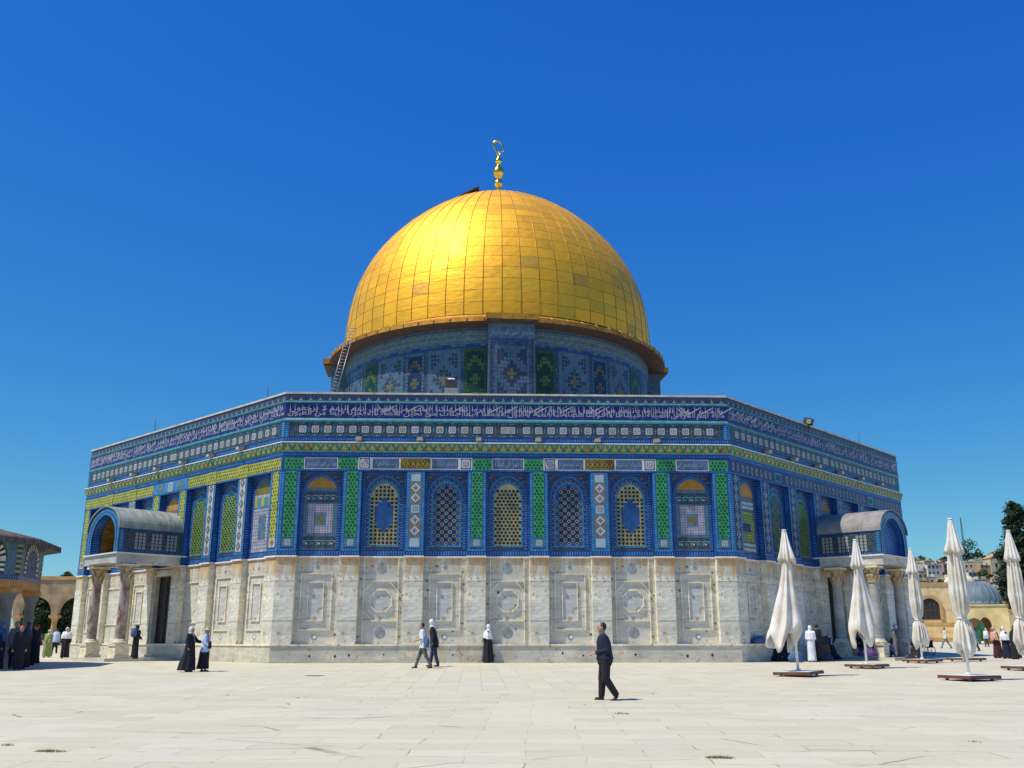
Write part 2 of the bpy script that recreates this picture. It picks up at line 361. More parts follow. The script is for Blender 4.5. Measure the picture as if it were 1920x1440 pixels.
V5 = 'سبحان الذي خلق الأزواج كلها مما تنبت الأرض ومن أنفسهم ومما لا يعلمون وآية لهم الليل نسلخ منه النهار فإذا هم مظلمون'
V6 = 'والشمس تجري لمستقر لها ذلك تقدير العزيز العليم والقمر قدرناه منازل حتى عاد كالعرجون القديم'
TM = [textmesh(v) for v in (V1, V2, V3, V4, V5, V6)]
TMS = textmesh('بسم الله الرحمن الرحيم'); 
def words(i, a, b):
    w = (V1, V2, V3, V4, V5, V6)[i].split(); return textmesh(' '.join(w[a:b]))
TMW = [words(0, 0, 5), words(1, 0, 5), words(2, 0, 5), words(3, 0, 5)]
# ---- face-wide parts ----
def entablature(fi):
    """blue strip, cornice, square band, inscription, parapet crest of one face"""
    h = HS
    mb = MB(); mb.fb(-h, h, 9.06, 9.28, RD, .0, T['cobalt'], 'lrbt'); mb.sh(-h, h, 9.10, 9.26, .006, DASH)
    e = .045
    # flared cornice
    for k, (d0, z0, d1, z1) in enumerate(((.0, 9.28, .05, 9.34), (.05, 9.34, .13, 9.70))):
        h0, h1 = (A0+d0)*t225, (A0+d1)*t225
        mb.face([(-h0, -(A0+d0), z0), (h0, -(A0+d0), z0), (h1, -(A0+d1), z1), (-h1, -(A0+d1), z1)], T['teal'] if k == 0 else T['green2'])
    n = 48
    for i in range(n):
        c = -h+(i+.5)*2*h/n; f = lambda a, b: (c+a, -(A0+.055+(b-9.34)/.36*.08+.008), b)
        my = T['orange'] if i % 5 == 2 else T['yellow']
        mb.face([f(-.10, 9.37), f(.10, 9.37), f(.12, 9.45), f(.05, 9.52), f(.035, 9.60), f(0, 9.66), f(-.035, 9.60), f(-.05, 9.52), f(-.12, 9.45)], my)
        c += h/n; mb.face([f(-.10, 9.68), f(-.12, 9.56), f(-.03, 9.50), f(.03, 9.50), f(.12, 9.56), f(.10, 9.68)], T['teal']); mb.face([f(-.05, 9.36), f(.05, 9.36), f(0, 9.46)], T['dgreen'])
        g = lambda a, b: (c+a, -(A0+.055+(b-9.34)/.36*.08+.014), b); mb.face([g(-.05, 9.64), g(-.06, 9.58), g(0, 9.54), g(.06, 9.58), g(.05, 9.64)], T['lime'])
    hh_ = (A0+.15)*t225; mb.face([(-hh_, -(A0+.15), 9.70), (hh_, -(A0+.15), 9.70), (hh_, -(A0+.15), 9.745), (-hh_, -(A0+.15), 9.745)], WHITE)
    h2 = (A0-.1)*t225; mb.face([(-hh_, -(A0+.15), 9.745), (hh_, -(A0+.15), 9.745), (h2, -(A0-.1), 9.80), (-h2, -(A0-.1), 9.80)], WHITE)
    mb.face([(-hh_, -(A0+.15), 9.70), (-h, -A0, 9.68), (h, -A0, 9.68), (hh_, -(A0+.15), 9.70)], T['teal'])
    mb.build('cornice', B, rz=PH[fi])
    mb = MB(); mb.q(-h, h, 9.76, 10.0, e-.05, T['cobalt']); mb.sh(-h, h, 9.82, 9.97, e-.044, DASH)
    mb.q(-h, h, 10.0, 10.72, e-.045, MOSB); n = 34; s_ = 2*(h-.55)/n
    for k in (-1, 1):
        mb.sv(min(k*h, k*(h-.22)), max(k*h, k*(h-.22)), 10.0, 10.70, e-.035, DASHL)
    for i in range(n):
        c = -h+.55+(i+.5)*s_
        if i == n//2 or i == n//2-1: c += (.12 if i < n//2 else -.12)
        rosette(mb, c, 10.36, .165, e-.035, T['creamd'] if i % 3 else T['white'], T['navy'])
        for zz in (10.08, 10.65): mb.poly([(c-.16, zz), (c, zz-.035), (c+.16, zz), (c, zz+.035)], e-.038, T['lblue']); disc(mb, c, zz, .02, e-.03, T['yellow'], 4)
        for zz in (10.26, 10.36, 10.46): disc(mb, c+s_/2, zz, .035, e-.038, T['lblue'], 6)
        disc(mb, c+s_/2, 10.36, .018, e-.03, T['white'], 4)
    mb.build('rosette_band', B, rz=PH[fi])
    for nm, za, zb in (('moulding', 10.72, 10.88), ('moulding', 11.60, 11.70)):
        mb = MB(); h3 = (A0+e+.02)*t225
        mb.face([(-h, -A0, za), (h, -A0, za), (h3, -(A0+e+.02), (za*.6+zb*.4)), (-h3, -(A0+e+.02), (za*.6+zb*.4))], T['teal'])
        mb.face([(-h3, -(A0+e+.02), (za*.6+zb*.4)), (h3, -(A0+e+.02), (za*.6+zb*.4)), (h, -A0, zb), (-h, -A0, zb)], T['teal']); mb.build(nm, B, rz=PH[fi])
    mb = MB(); mb.q(-h, h, 10.86, 11.62, -.0, T['indigo2']); ib = mb.build('inscription_band', B, rz=PH[fi])
    mb = MB(); a, b = (TM[3], TM[2]) if fi == 0 else ((TM[0], TM[1]) if fi == 2 else (TM[4], TM[5]))
    put(mb, a, -h+.1, h-.1, 10.90, 11.36, .012, T['script']); put(mb, b, -h+.2, h-.2, 11.10, 11.60, .016, T['script'])
    R2 = random.Random(fi+3); u = -h+.2
    while u < h-.2:   # tall shafts of the alifs and lams, swept kaf strokes
        z0 = 10.98+R2.random()*.15; w = .024; mb.q(u, u+w, z0, 11.58-R2.random()*.08, .02, T['script'])
        if R2.random() < .16: mb.poly([(u-.02, 11.2), (u+.02, 11.17), (u+.62, 11.50), (u+.60, 11.545)], .024, T['script'])
        if R2.random() < .12: mb.poly([(u, 11.50), (u+.04, 11.52), (u+.42, 11.04), (u+.39, 11.02)], .024, T['script'])
        u += R2.choice((.09, .10, .14, .3, .35, .22))
    o = mb.build('lettering', ib); 
    mb = MB(); mb.q(-h, h, 11.69, 12.02, .0, MOSI); n = 46
    for i in range(n):
        c = -h+(i+.5)*2*h/n; L = T['gray'] if i % 2 else T['mauve']
        mb.poly([(c-.11, 11.73), (c+.11, 11.73), (c+.03, 11.80), (c+.012, 11.93), (c-.012, 11.93), (c-.03, 11.80)], .008, T['cream2'])
        mb.poly([(c-.2, 11.97), (c-.16, 11.97), (c-.04, 11.77), (c-.07, 11.77)], .006, T['mauve']); mb.poly([(c+.16, 11.97), (c+.2, 11.97), (c+.07, 11.77), (c+.04, 11.77)], .006, T['mauve'])
    mb.build('parapet_crest', B, rz=PH[fi])
T['creamd'] = tile('dull_rosette_tile', (.40, .38, .33), .15); T['green2'] = tile('green_cornice_tile', (.085, .17, .10)); T['indigo2'] = tile('inscription_ground_tile', (.012, .018, .14), .35); T['script'] = tile('white_script_tile', (.36, .37, .42), .15); T['cream2'] = tile('dull_cream_tile', (.24, .25, .22))
for fi in range(3): entablature(fi)
for k in (2, 3, 4, 5, 6):     # the five faces behind: the same bands without small ornament
    mb = MB(); mb.q(-HS, HS, 9.06, 10.86, 0, MOSB); mb.q(-HS, HS, 10.86, 12.02, 0, T['indigo2']); mb.build('tile_band', B, rz=k*pi/4)
# frieze under the cornice
def textpanel(mb, u0, u1, tm, z0=8.50, z1=9.03, ground='indigo3'):
    mb.q(u0, u1, z0, z1, .008, T['cream']); mb.q(u0+.035, u1-.035, z0+.035, z1-.035, .013, T[ground]); put(mb, tm, u0+.08, u1-.08, z0+.07, z1-.07, .019, T['script2'])
T['indigo3'] = tile('text_panel_ground', (.05, .08, .19)); T['script2'] = tile('pale_blue_script', (.30, .33, .40), .15)
def frieze(fi):
    mb = MB(); mb.fb(-HS, HS, ZT, 9.06, RD, 0, T['cobalt'], 'lrtb'); mb.sh(-HS, HS, ZT+.0, ZT+.075, .006, DASH)
    if fi == 0:
        for a, b in ((-10.2, -9.33), (-7.76, -6.87), (-1.62, -.76), (.76, 1.62), (6.87, 7.76), (9.33, 10.2)): hexfill(mb, a, b, 8.50, 9.03, .006, T['green'], T['dgreen'])
        textpanel(mb, -9.31, -7.78, TMW[0]); textpanel(mb, 7.78, 9.31, TMW[1]); textpanel(mb, -.74, .74, TMW[2])
        for s_ in (-1, 1):
            a, b = sorted((s_*6.85, s_*1.64)); mb.q(a, b, 8.49, 9.05, .004, T['cream']); c = s_*4.24
            for x in (a+.29, b-.29): mb.q(x-.24, x+.24, 8.53, 9.01, .008, T['navy']); rosette(mb, x, 8.77, .2, .013, T['white'], T['navy'])
            mb.q(c-.68, c+.68, 8.53, 9.01, .008, T['olive2'])
            for i in range(6):
                for j in range(2):
                    x = c-.56+i*.225; z = 8.65+j*.24; oring(mb, x, z, .09, .03, .014, T['orange']); disc(mb, x, z, .045, .02, T['dgreen'], 6)
                disc(mb, c-.56+i*.225, 8.77, .04, .016, T['yellow'], 4)
            textpanel(mb, a+.62, c-.72, TMW[1]); textpanel(mb, c+.72, b-.62, TMW[3])
    elif fi == 1:
        for a, b in ((-10.2, -1.85), (1.85, 10.2)):
            hexfill(mb, a, b, 8.50, 9.03, .006, T['yellow2'], T['dg2'], .19, .055)
        for x in PIL[1:-1]:
            if abs(x) > 2: mb.fb(x-PW, x+PW, 8.44, 9.05, .002, .03, T['yellow2']); hexfill(mb, x-PW, x+PW, 8.50, 9.03, .034, T['yellow2'], T['dg2'], .19, .055)
        mb.q(-1.8, 1.8, 8.47, 9.05, .006, T['lblue']); rosette(mb, 0, 8.77, .24, .012, T['white'], T['gray'])
        for x in (-1.05, 1.05): mb.q(x-.3, x+.3, 8.55, 9.0, .012, T['gray']); put(mb, TMS, x-.27, x+.27, 8.6, 8.95, .018, T['script2'])
    else:
        mb.q(-HS+.1, HS-.1, 8.46, 9.05, .004, T['mauve2']); n = 46
        for i in range(n):
            x = -HS+.3+i*(2*HS-.6)/(n-1)
            if abs(x+5.63) < .55 or abs(x-5.63) < .55: continue
            rosette(mb, x, 8.77, .235, .01, T['pale'], T['indigo'], True, .62)
        for x in (-5.63, 5.63): mb.q(x-.36, x+.36, 8.54, 9.0, .01, T['lblue']); mb.q(x-.24, x+.24, 8.62, 8.92, .015, T['dgreen'])
    mb.build('frieze', B, rz=PH[fi])
    mb = MB(); mb.fb(-HS, HS, 8.40, 8.421, RD, -.001, T['cobalt'], 'lrtb'); mb.build('soffit', B, rz=PH[fi])
T['olive2'] = tile('dark_olive_tile', (.09, .085, .01)); T['yellow2'] = tile('lime_yellow_tile', (.36, .34, .04)); T['dg2'] = tile('green_dot_tile', (.05, .13, .03)); T['mauve2'] = tile('dark_violet_tile', (.035, .03, .10)); T['pale'] = tile('pale_lilac_tile', (.24, .23, .31))
for fi in range(3): frieze(fi)
# ---- ledge between marble and tile ----
for ph in PH:
    mb = MB(); mb.fb(-HS+.13, HS-.13, 4.53, 4.60, RD, RD+.07, WHITE, 'b')
    for x in PIL: mb.fb(x-PW-.03, x+PW+.03, 4.53, 4.605, RD+.07, .07, WHITE, 'b')
    mb.build('ledge', B, rz=ph)
# ---- pilasters ----
def pilaster(kind, corner=0):
    mb = MB(); u0, u1 = -PW, PW
    sk = 'b'
    if corner: 
        if corner > 0: u1 = HS-9.86
        else: u0 = -(HS-9.86)
    mb.fb(u0, u1, .79, 4.53, RD, 0, MARP, 'bt'); mb.fb(u0, u1, 4.605, 8.40, RD, 0, T['cobalt'], 'bt')
    for z in (1.76, 3.48): mb.q(u0, u1, z, z+.018, .003, PLH2)
    if corner != 1: mb.fb(u1, u1+.018, .8, 4.5, RD, -.01, MARC, 'bl')
    if corner != -1: mb.fb(u0-.018, u0, .8, 4.5, RD, -.01, MARC, 'br')
    mb.sh(u0, u1, 4.63, 4.80, .005, DASH); mb.sh(u0, u1, 4.80, 4.92, .005, DASHL)
    for a, b in ((u0, u0+.15), (u1-.15, u1)): mb.sv(a, b, 4.92, 8.40, .005, DASHL)
    for sx, uu in ((-1, u0), (1, u1)):   # sides
        P = [(uu, -A0, 4.62), (uu, -(A0+RD), 4.62), (uu, -(A0+RD), 8.4), (uu, -A0, 8.4)]
        x = uu+sx*.004; P = [(x, p[1], p[2]) for p in P]
        if (corner == 0) or (corner*sx < 0): mb.face(P if sx > 0 else P[::-1], DASH, [(-.5, 4.6), (.5, 4.6), (.5, 8.4), (-.5, 8.4)] if sx > 0 else [(-.5, 8.4), (.5, 8.4), (.5, 4.6), (-.5, 4.6)])
    a, b = -.245, .245
    if kind == 'green':
        hexfill(mb, a, b, 5.42, 8.40, .006, T['green'], T['dgreen'], .168, .062); mb.q(a-.02, b+.02, 4.98, 5.38, .006, T['lblue']); mb.q(a+.01, b-.01, 5.01, 5.35, .011, T['gray']); rosette(mb, 0, 5.18, .13, .014, T['greyw'], T['gray'])
    elif kind == 'yellow':
        hexfill(mb, a, b, 5.42, 8.40, .006, T['yellow2'], T['dg2'], .19, .052); mb.q(a, b, 4.98, 5.40, .006, T['white']); mb.poly([(0, 4.99), (.19, 5.19), (0, 5.39), (-.19, 5.19)], .011, T['orange']); disc(mb, 0, 5.19, .08, .016, T['olive'])
    elif kind == 'diamond':
        mb.q(a-.02, b+.02, 4.95, 8.38, .006, T['brown']); mb.q(a-.02, b+.02, 4.95, 5.42, .009, T['lblue']); mb.q(a+.03, b-.03, 5.0, 5.38, .013, T['greyw'])
        mb.q(a, b, 7.92, 8.32, .010, T['lblue']); mb.q(a+.04, b-.04, 7.96, 8.28, .014, T['greyw']); mb.q(a-.02, b+.02, 6.47, 6.93, .009, T['lblue'])
        for z in (5.72, 6.2, 7.2, 7.66): rosette(mb, 0, z, .225, .013, T['white'], T['navy'], True, 1)
        rosette(mb, 0, 6.70, .18, .014, T['white'], T['navy'])
    else:   # tall diamonds on white (left face) or dark (right face)
        w, g, k = (T['white'], T['brown'], T['gray']) if kind == 'tallw' else (T['brown2'], T['pale'], T['indigo'])
        if kind == 'talld': w = T['mauve2']
        mb.q(a, b, 4.95, 8.38, .006, w); n = 7 if kind == 'tallw' else 8
        for i in range(n):
            z = 5.2+i*(3.0/(n-1)); s_ = 1.5/(n-1)+.0
            mb.poly([(0, z-s_), (.2, z), (0, z+s_), (-.2, z)], .011, g); mb.poly([(0, z-s_*.6), (.11, z), (0, z+s_*.6), (-.11, z)], .016, k); mb.poly([(0, z-s_*.3), (.06, z), (0, z+s_*.3), (-.06, z)], .02, g if kind == 'talld' else T['greyw'])
    return mb.me('pilaster')
PLH2 = simple('marble_joint', (.20, .16, .11), .9); T['greyw'] = tile('greyish_white_tile', (.30, .33, .42), .2); T['brown'] = tile('brown_grey_tile', (.15, .14, .12)); T['brown2'] = T['brown']
kinds = [['green', 'green', 'diamond', 'green', 'green', 'diamond', 'green', 'green'], ['yellow', 'tallw', 'tallw', 'yellow', 'yellow', 'tallw', 'tallw', 'yellow'], ['talld']*8]
cache = {}
for fi, ph in enumerate(PH):
    for i, x in enumerate(PIL):
        cn = -1 if i == 0 else (1 if i == 7 else 0); key = (kinds[fi][i], cn)
        if key not in cache: cache[key] = pilaster(*key)
        o = link('pilaster', cache[key], B, rz=ph); o.location = (x*cos(ph), x*sin(ph), 0)
cache2 = pilaster('green')
for k in (2, 3, 4, 5, 6):
    for x in PIL: o = link('pilaster', cache2, B, rz=k*pi/4); o.location = (x*cos(k*pi/4), x*sin(k*pi/4), 0)
# ---- marble panels between pilasters ----
SPOT = simple('rust_spot', (.20, .11, .06), .9, .3); DISC = simple('grey_disc_marble', (.25, .27, .28), .5, .3, 5); STAINW = simple('pale_patch', (.66, .67, .66), .5)
def frame_rect(mb, u0, u1, z0, z1, w, d0, d1, m):
    mb.fb(u0, u1, z1-w, z1, d0, d1, m, 'b'); mb.fb(u0, u1, z0, z0+w, d0, d1, m, 'b'); mb.fb(u0, u0+w, z0+w, z1-w, d0, d1, m, 'btu'); mb.fb(u1-w, u1, z0+w, z1-w, d0, d1, m, 'btu')
def mpanel(kind, seed):
    mb = MB(); r = random.Random(seed); D = RD+.004; dp = .06; mb.fb(-.99, .99, .795, 4.53, RD-.01, D, MARB, 'b')
    if kind == 'rect':
        frame_rect(mb, -.70, .70, 1.38, 3.85, .05, D, D+dp, MARC); frame_rect(mb, -.38, .34, 1.78, 3.48, .045, D, D+dp, MARC); mb.q(-.33, .29, 1.83, 3.43, D+.006, STAING)
        disc(mb, 0, 1.08, .13, D+.006, DISC, 12); disc(mb, .02, 1.09, .085, D+.012, STAINW, 9); disc(mb, 0, 4.12, .1, D+.006, DISC, 7)
    elif kind == 'oct':
        for x in (-.80, .72): mb.fb(x, x+.05, .80, 4.53, D, D+dp, MARC, 'b')
        for z in (1.76, 3.48): mb.fb(-.75, .72, z, z+.045, D, D+dp, MARC, 'blr')
        n = 8; ro = .53; ri = .485; cz = 2.64
        P = [(ro*cos(pi/8+i*pi/4), cz+ro*sin(pi/8+i*pi/4)) for i in range(9)]; Q = [(ri*cos(pi/8+i*pi/4), cz+ri*sin(pi/8+i*pi/4)) for i in range(9)]
        for i in range(8): mb.poly([Q[i], P[i], P[i+1], Q[i+1]], D+dp, MARC)
        mb.reveal(P[::-1], D, D+dp, MARC); mb.reveal(Q, D, D+dp, MARC); mb.poly(Q[:8], D+.006, STAING)
        for sx in (-1, 1):
            for sz in (-1, 1):
                a = (sx*.36, cz+sz*.83); b = (sx*.74, cz+sz*.44); n_ = Vector((b[1]-a[1], a[0]-b[0])).normalized()*.022
                pts = [(a[0]+n_.x, a[1]+n_.y), (a[0]-n_.x, a[1]-n_.y), (b[0]-n_.x, b[1]-n_.y), (b[0]+n_.x, b[1]+n_.y)]
                if sx*sz > 0: pts = pts[::-1]
                mb.poly(pts, D+dp, MARC)
        disc(mb, 0, 4.06, .22, D+.006, DISC, 16); disc(mb, 0, 1.26, .24, D+.006, DISC, 16)
    else:   # slab panels with plain joints
        for z in (1.76, 3.70): mb.fb(-.95, .95, z, z+.04, D, D+dp, MARC, 'blr')
        for x in (-.32, .3):
            mb.q(x, x+.025, .8, 1.76, D+.004, PLH2); mb.q(x, x+.025, 3.74, 4.5, D+.004, PLH2)
    for i in range(12):
        x = r.choice([-.92, -.78, .8, .93, -.4, .36])+r.uniform(-.05, .05); z = r.uniform(.9, 4.2); s_ = r.uniform(.02, .055); disc(mb, x, z, s_, D+.012+(.035 if abs(x) < .85 else 0), SPOT, 7)
    return mb.me('marble_panel')
STAING = marble('panel_inset_marble', (.58, .58, .54), .3, False)
pc = {}
for fi, ph in enumerate(PH):
    for i, x in enumerate(BAYS):
        if fi and i == 3: continue
        k = ('rect', 'oct', 'rect', 'oct', 'rect', 'oct', 'rect')[i] if fi == 0 else (('rect', 'slab', 'rect')[i % 3])
        key = (k, i % 4)
        if key not in pc: pc[key] = mpanel(k, i % 4+11)
        o = link('marble_panel', pc[key], B, rz=ph); o.location = (x*cos(ph), x*sin(ph), 0)
# ---- arched windows ----
def window(kind):
    """returns (frame mesh, infill mesh)"""
    mb = MB(); D = RD; bw = 1.0; blind = kind in ('blind', 'blindy', 'blindg')
    mb.q(-bw, bw, 4.60, 8.40, D+.004, MOSD)
    mb.sh(-bw, bw, 4.62, 4.86, D+.010, DASH); mb.q(-bw+.1, bw-.1, 4.88, 5.06, D+.010, T['gray'])
    for a, b in ((-bw, -bw+.11), (bw-.11, bw)): mb.sv(a, b, 4.86, 8.40, D+.010, DASH)
    mb.sh(-bw, bw, 8.32, 8.40, D+.012, DASH)
    o1 = arch(.90, 4.88, 7.25, 1.07); o2 = arch(.76, 4.88, 7.25, .92)
    mb.ring2(o1, o2, D+.02, DASH); mb.reveal(o1[::-1], D, D+.02, T['cobalt'])
    if not blind:
        o3 = arch(.70, 5.00, 7.22, .82); o4 = arch(.60, 5.10, 7.20, .70)
        mb.poly(o2[::-1], D+.013, MOSB); 
        for p in o3[2:-2:2]: disc(mb, p[0]*1.03, p[1]+.03, .018, D+.018, T['cream'], 5)
        for i in range(11):
            for sx in (-1, 1): disc(mb, sx*.735, 5.05+i*.21, .018, D+.018, T['cream'], 5)
        mb.ring2(o3, o4, D+.03, DASHL); mb.reveal(o3[::-1], D+.01, D+.03, T['cobalt'])
        mb.sh(-.66, .66, 5.0, 5.11, D+.031, DASHL)
    fr = mb.me('arched_window')
    mb = MB(); d = D+.036 if not blind else D+.024
    if kind in 'ABC' or kind in ('LG', 'LY', 'RG', 'RD'):
        w, z0, zs, h = .60, 5.10, 7.20, .70; base, ring, hole = T['tan'], T['tan'], T['dark']
        if kind == 'B': base = T['navy2']
        if kind in ('LG', 'LY', 'RG'): base, ring, hole = T['dgreen'], T['lime'], T['dark']
        if kind == 'RD': base, ring = T['navy'], T['olive']
        mb.poly(arch(w, z0, zs, h)[::-1], d-.004, base); p = .180 if kind[0] not in 'LR' else .26; rk = p/.18
        if kind in 'AC':
            nz = 16
            for j in range(nz):
                for i in range(-4, 5):
                    st = kind == 'C' and j % 2; x = i*p+(p/2 if st else 0); z = z0+.10+j*(p if kind == 'A' else .157)
                    if inside(x, z, w, z0, zs, h, .05):
                        q_ = abs(z-6.45); lim = (.52 if q_ < .42 else (.30 if q_ < .58 else (.12 if q_ < .76 else -1)))
                        if kind == 'A' and abs(x) < lim-.06: continue
                        disc(mb, x, z, .072, d, hole, 8)
                    if inside(x+p/2, z+p/2, w, z0, zs, h, .03) and kind == 'A': disc(mb, x+p/2, z+p/2, .024, d, T['olive2'], 4, 0)
            if kind == 'A':
                for (a, b) in ((.42, .42), (.30, .60), (.12, .78)): mb.q(-a, a, 6.45-b, 6.45+b, d+.004+.002*a, T['navy2'])
        else:
            for j in range(17):
                for i in range(-4, 5):
                    x = i*p+(0 if kind == 'B' else 0); z = z0+.08+j*p*.94
                    if not inside(x, z, w, z0, zs, h, .04): continue
                    if (i+j) % 2 == 0 or kind in ('LG', 'RG'):
                        oring(mb, x, z, .078*rk, .026*rk, d, T['orange'] if (j > 14 and kind == 'B') else ring); disc(mb, x, z, .05*rk, d, hole)
                    else: mb.q(x-.08*rk, x+.08*rk, z-.08*rk, z+.08*rk, d-.001, hole if kind == 'B' else T['dg2']) if inside(x, z, w, z0, zs, h, .11*rk) else None
    elif kind == 'blind':
        mb.poly(o2[::-1], d-.012, T['gray2'])
        w = .76; n = 9
        top = [p for p in o2 if p[1] > 7.62]; mb.poly(top[::-1], d-.006, T['orange'])
        for j in range(6):
            for i in range(-6, 7):
                x = i*.125+(.06 if j % 2 else 0); z = 7.68+j*.095
                if inside(x, z, .74, 5, 7.25, .9, .05): disc(mb, x, z, .03, d, T['olive2'], 4, 0)
        for zc in (7.25, 5.22):
            mb.q(-.72, .72, zc-.26, zc+.26, d-.007, MOSB)
            for i in range(5):
                x = -.56+i*.28; m = T['cream3']; 
                P = [(x+.17*cos(a_), zc+(.1*sin(a_) if True else 0)) for a_ in [pi*k/8 for k in range(9)]]; Q = [(x+.13*cos(a_), zc+.065*sin(a_)) for a_ in [pi*k/8 for k in range(9)]]
                for k in range(8): mb.poly([P[k], P[k+1], Q[k+1], Q[k]][::-1], d, m)
                disc(mb, x, zc-.06, .05, d+.002, T['teal'] if i % 2 else T['white'], 8); mb.poly([(x-.14, zc-.12), (x-.10, zc-.12), (x-.05, zc+.02), (x-.09, zc+.02)], d+.001, m)
        mb.q(-.55, .55, 5.62, 6.93, d-.004, T['lilac'])
        for j in range(11):
            for i in range(9):
                x = -.49+i*.1225; z = 5.68+j*.1195
                if abs(x) < .27 and 5.98 < z < 6.58: continue
                disc(mb, x, z, .032, d, T['navy'], 4, 0 if (i+j) % 2 else pi/4)
        mb.q(-.27, .27, 5.98, 6.57, d+.002, T['gray2']); mb.q(-.17, .17, 6.14, 6.40, d+.006, T['olive'])
        for x in (-.65, .65):
            for j in range(8): disc(mb, x, 5.7+j*.17, .022, d, T['lblue'], 5)
    elif kind == 'blindy':
        mb.poly(o2[::-1], d-.012, T['lilac']); top = [p for p in o2 if p[1] > 7.45]; mb.poly(top[::-1], d-.006, T['olive'])
        for i in range(5): mb.q(-.72+i*.29, -.47+i*.29, 6.98, 7.4, d, (T['yellow2'], T['teal'], T['yellow'], T['teal'], T['orange'])[i])
        mb.q(-.76, .76, 6.90, 6.98, d, T['lblue'])
        for j in range(12):
            for i in range(9):
                x = -.62+i*.155; z = 5.05+j*.155
                if abs(x) < .27 and 5.4 < z < 6.6: continue
                disc(mb, x, z, .04, d, T['gray2'], 4, 0)
        mb.q(-.27, .27, 5.45, 6.55, d+.003, T['gray2'])
    elif kind == 'blindg':
        mb.poly(o2[::-1], d-.012, T['mauve']); top = [p for p in o2 if p[1] > 7.5]; mb.poly(top[::-1], d-.006, T['orange'])
        for z in (6.95, 7.15, 4.98, 5.2): mb.q(-.66, .66, z, z+.13, d-.003, T['greyw'])
        for a, b, c, e in ((-.5, .5, 6.3, 6.8), (-.5, .5, 5.45, 5.85), (.3, .6, 5.85, 6.4)): hexfill(mb, a, b, c, e, d, T['lime'], T['dgreen'], .15, .05)
        mb.q(-.45, .28, 5.88, 6.26, d+.001, T['indigo'])
    return fr, mb.me('lattice')
T['gray2'] = tile('slate_blue_tile', (.075, .11, .20)); T['cream3'] = tile('sea_green_tile', (.20, .32, .34)); T['lilac'] = tile('lilac_white_tile', (.34, .32, .38)); T['navy2'] = tile('window_navy_tile', (.012, .05, .20))
WK = [['blind', 'A', 'B', 'C', 'B', 'A', 'blind'], ['blindy', 'LG', 'LG', 'blindg', 'LG', 'LG', 'blindy'], ['blindg', 'RD', 'RG', 'brick', 'RD', 'RG', 'blindg']]
wc = {}
for fi, ph in enumerate(PH):
    for i, x in enumerate(BAYS):
        k = WK[fi][i]
        if k == 'brick': k = 'blind'
        if k not in wc: wc[k] = window(k)
        o = link('arched_window', wc[k][0], B, rz=ph); o.location = (x*cos(ph), x*sin(ph), 0)
        link('lattice' if 'blind' not in k else 'tile_infill', wc[k][1], o)
# ---- porticos ----
GOLDV = mosaic('gold_vault_mosaic', [(.20, .11, .02), (.30, .17, .03), (.12, .07, .02), (.26, .13, .02)], 9)
DOORM = simple('shade_black_door', (.012, .008, .006), .5, .3, 3); BLACKI = simple('dark_interior', (.01, .01, .012), .9)  # door leaf near black: darkness of the doorway opening put into its colour
def column(parent, u, d, red, ph, h=4.52):
    mb = MB(); c = (0, 0, 0); m = MARCOL if red else MARP2
    mb.box(-.40, .40, -.40, .40, .14, .26, MARC); mb.box(-.34, .34, -.34, .34, .26, .70, MARC); mb.box(-.39, .39, -.39, .39, .70, .80, MARC)
    mb.lathe([(.36, .80), (.38, .85), (.36, .90), (.30, .93), (.31, .98), (.27, 1.02)], MARC, 20)
    mb.lathe([(.245, 1.0), (.24, 2.3), (.212, 3.72)], m, 20)
    mb.lathe([(.24, 3.70), (.27, 3.74), (.24, 3.79), (.25, 3.95), (.33, 4.08), (.27, 4.12), (.30, 4.25), (.42, 4.36), (.40, 4.42)], MARCAP, 16)
    for i in range(8):
        a = i*pi/4
        for (r0, z0, r1, z1) in ((.25, 3.80, .36, 4.08), (.28, 4.08, .46, 4.36)):
            a2 = a+(pi/8 if z0 > 4 else 0)
            for w in (-.13, .13): pass
            p = lambda r, z, w: (r*cos(a2)-w*sin(a2), r*sin(a2)+w*cos(a2), z)
            mb.face([p(r0, z0, -.08), p(r0, z0, .08), p(r1*.92, z1-.04, .07), p(r1, z1, 0), p(r1*.92, z1-.04, -.07)], MARCAP)
    mb.box(-.42, .42, -.42, .42, 4.42, h, MARC)
    o = mb.build('column', parent); o.location = (u, -(A0+d), 0); return o
MARP2 = marble('plain_column_marble', (.50, .48, .42), .7, False); MARCAP = simple('carved_capital_stone', (.50, .38, .22), .8, .35, 9, bump=.5); MARBEAM = marble('beam_marble', (.62, .60, .52), .8, False)
VERD = NT('green_grey_lead_roof', .65, 0); _p = VERD.obj(); VERD.col(VERD.mix(VERD.mapr(VERD.noise(VERD.vmul(_p, (1, 3, 1)), 1.4, 5), .35, .65), (.17, .21, .19), (.33, .36, .31))); VERD.bump(VERD.noise(_p, 3, 3), .2); VERD = VERD.mat
BRNZ = simple('brownish_lead_roof', (.25, .235, .23), .7, .25, 2)
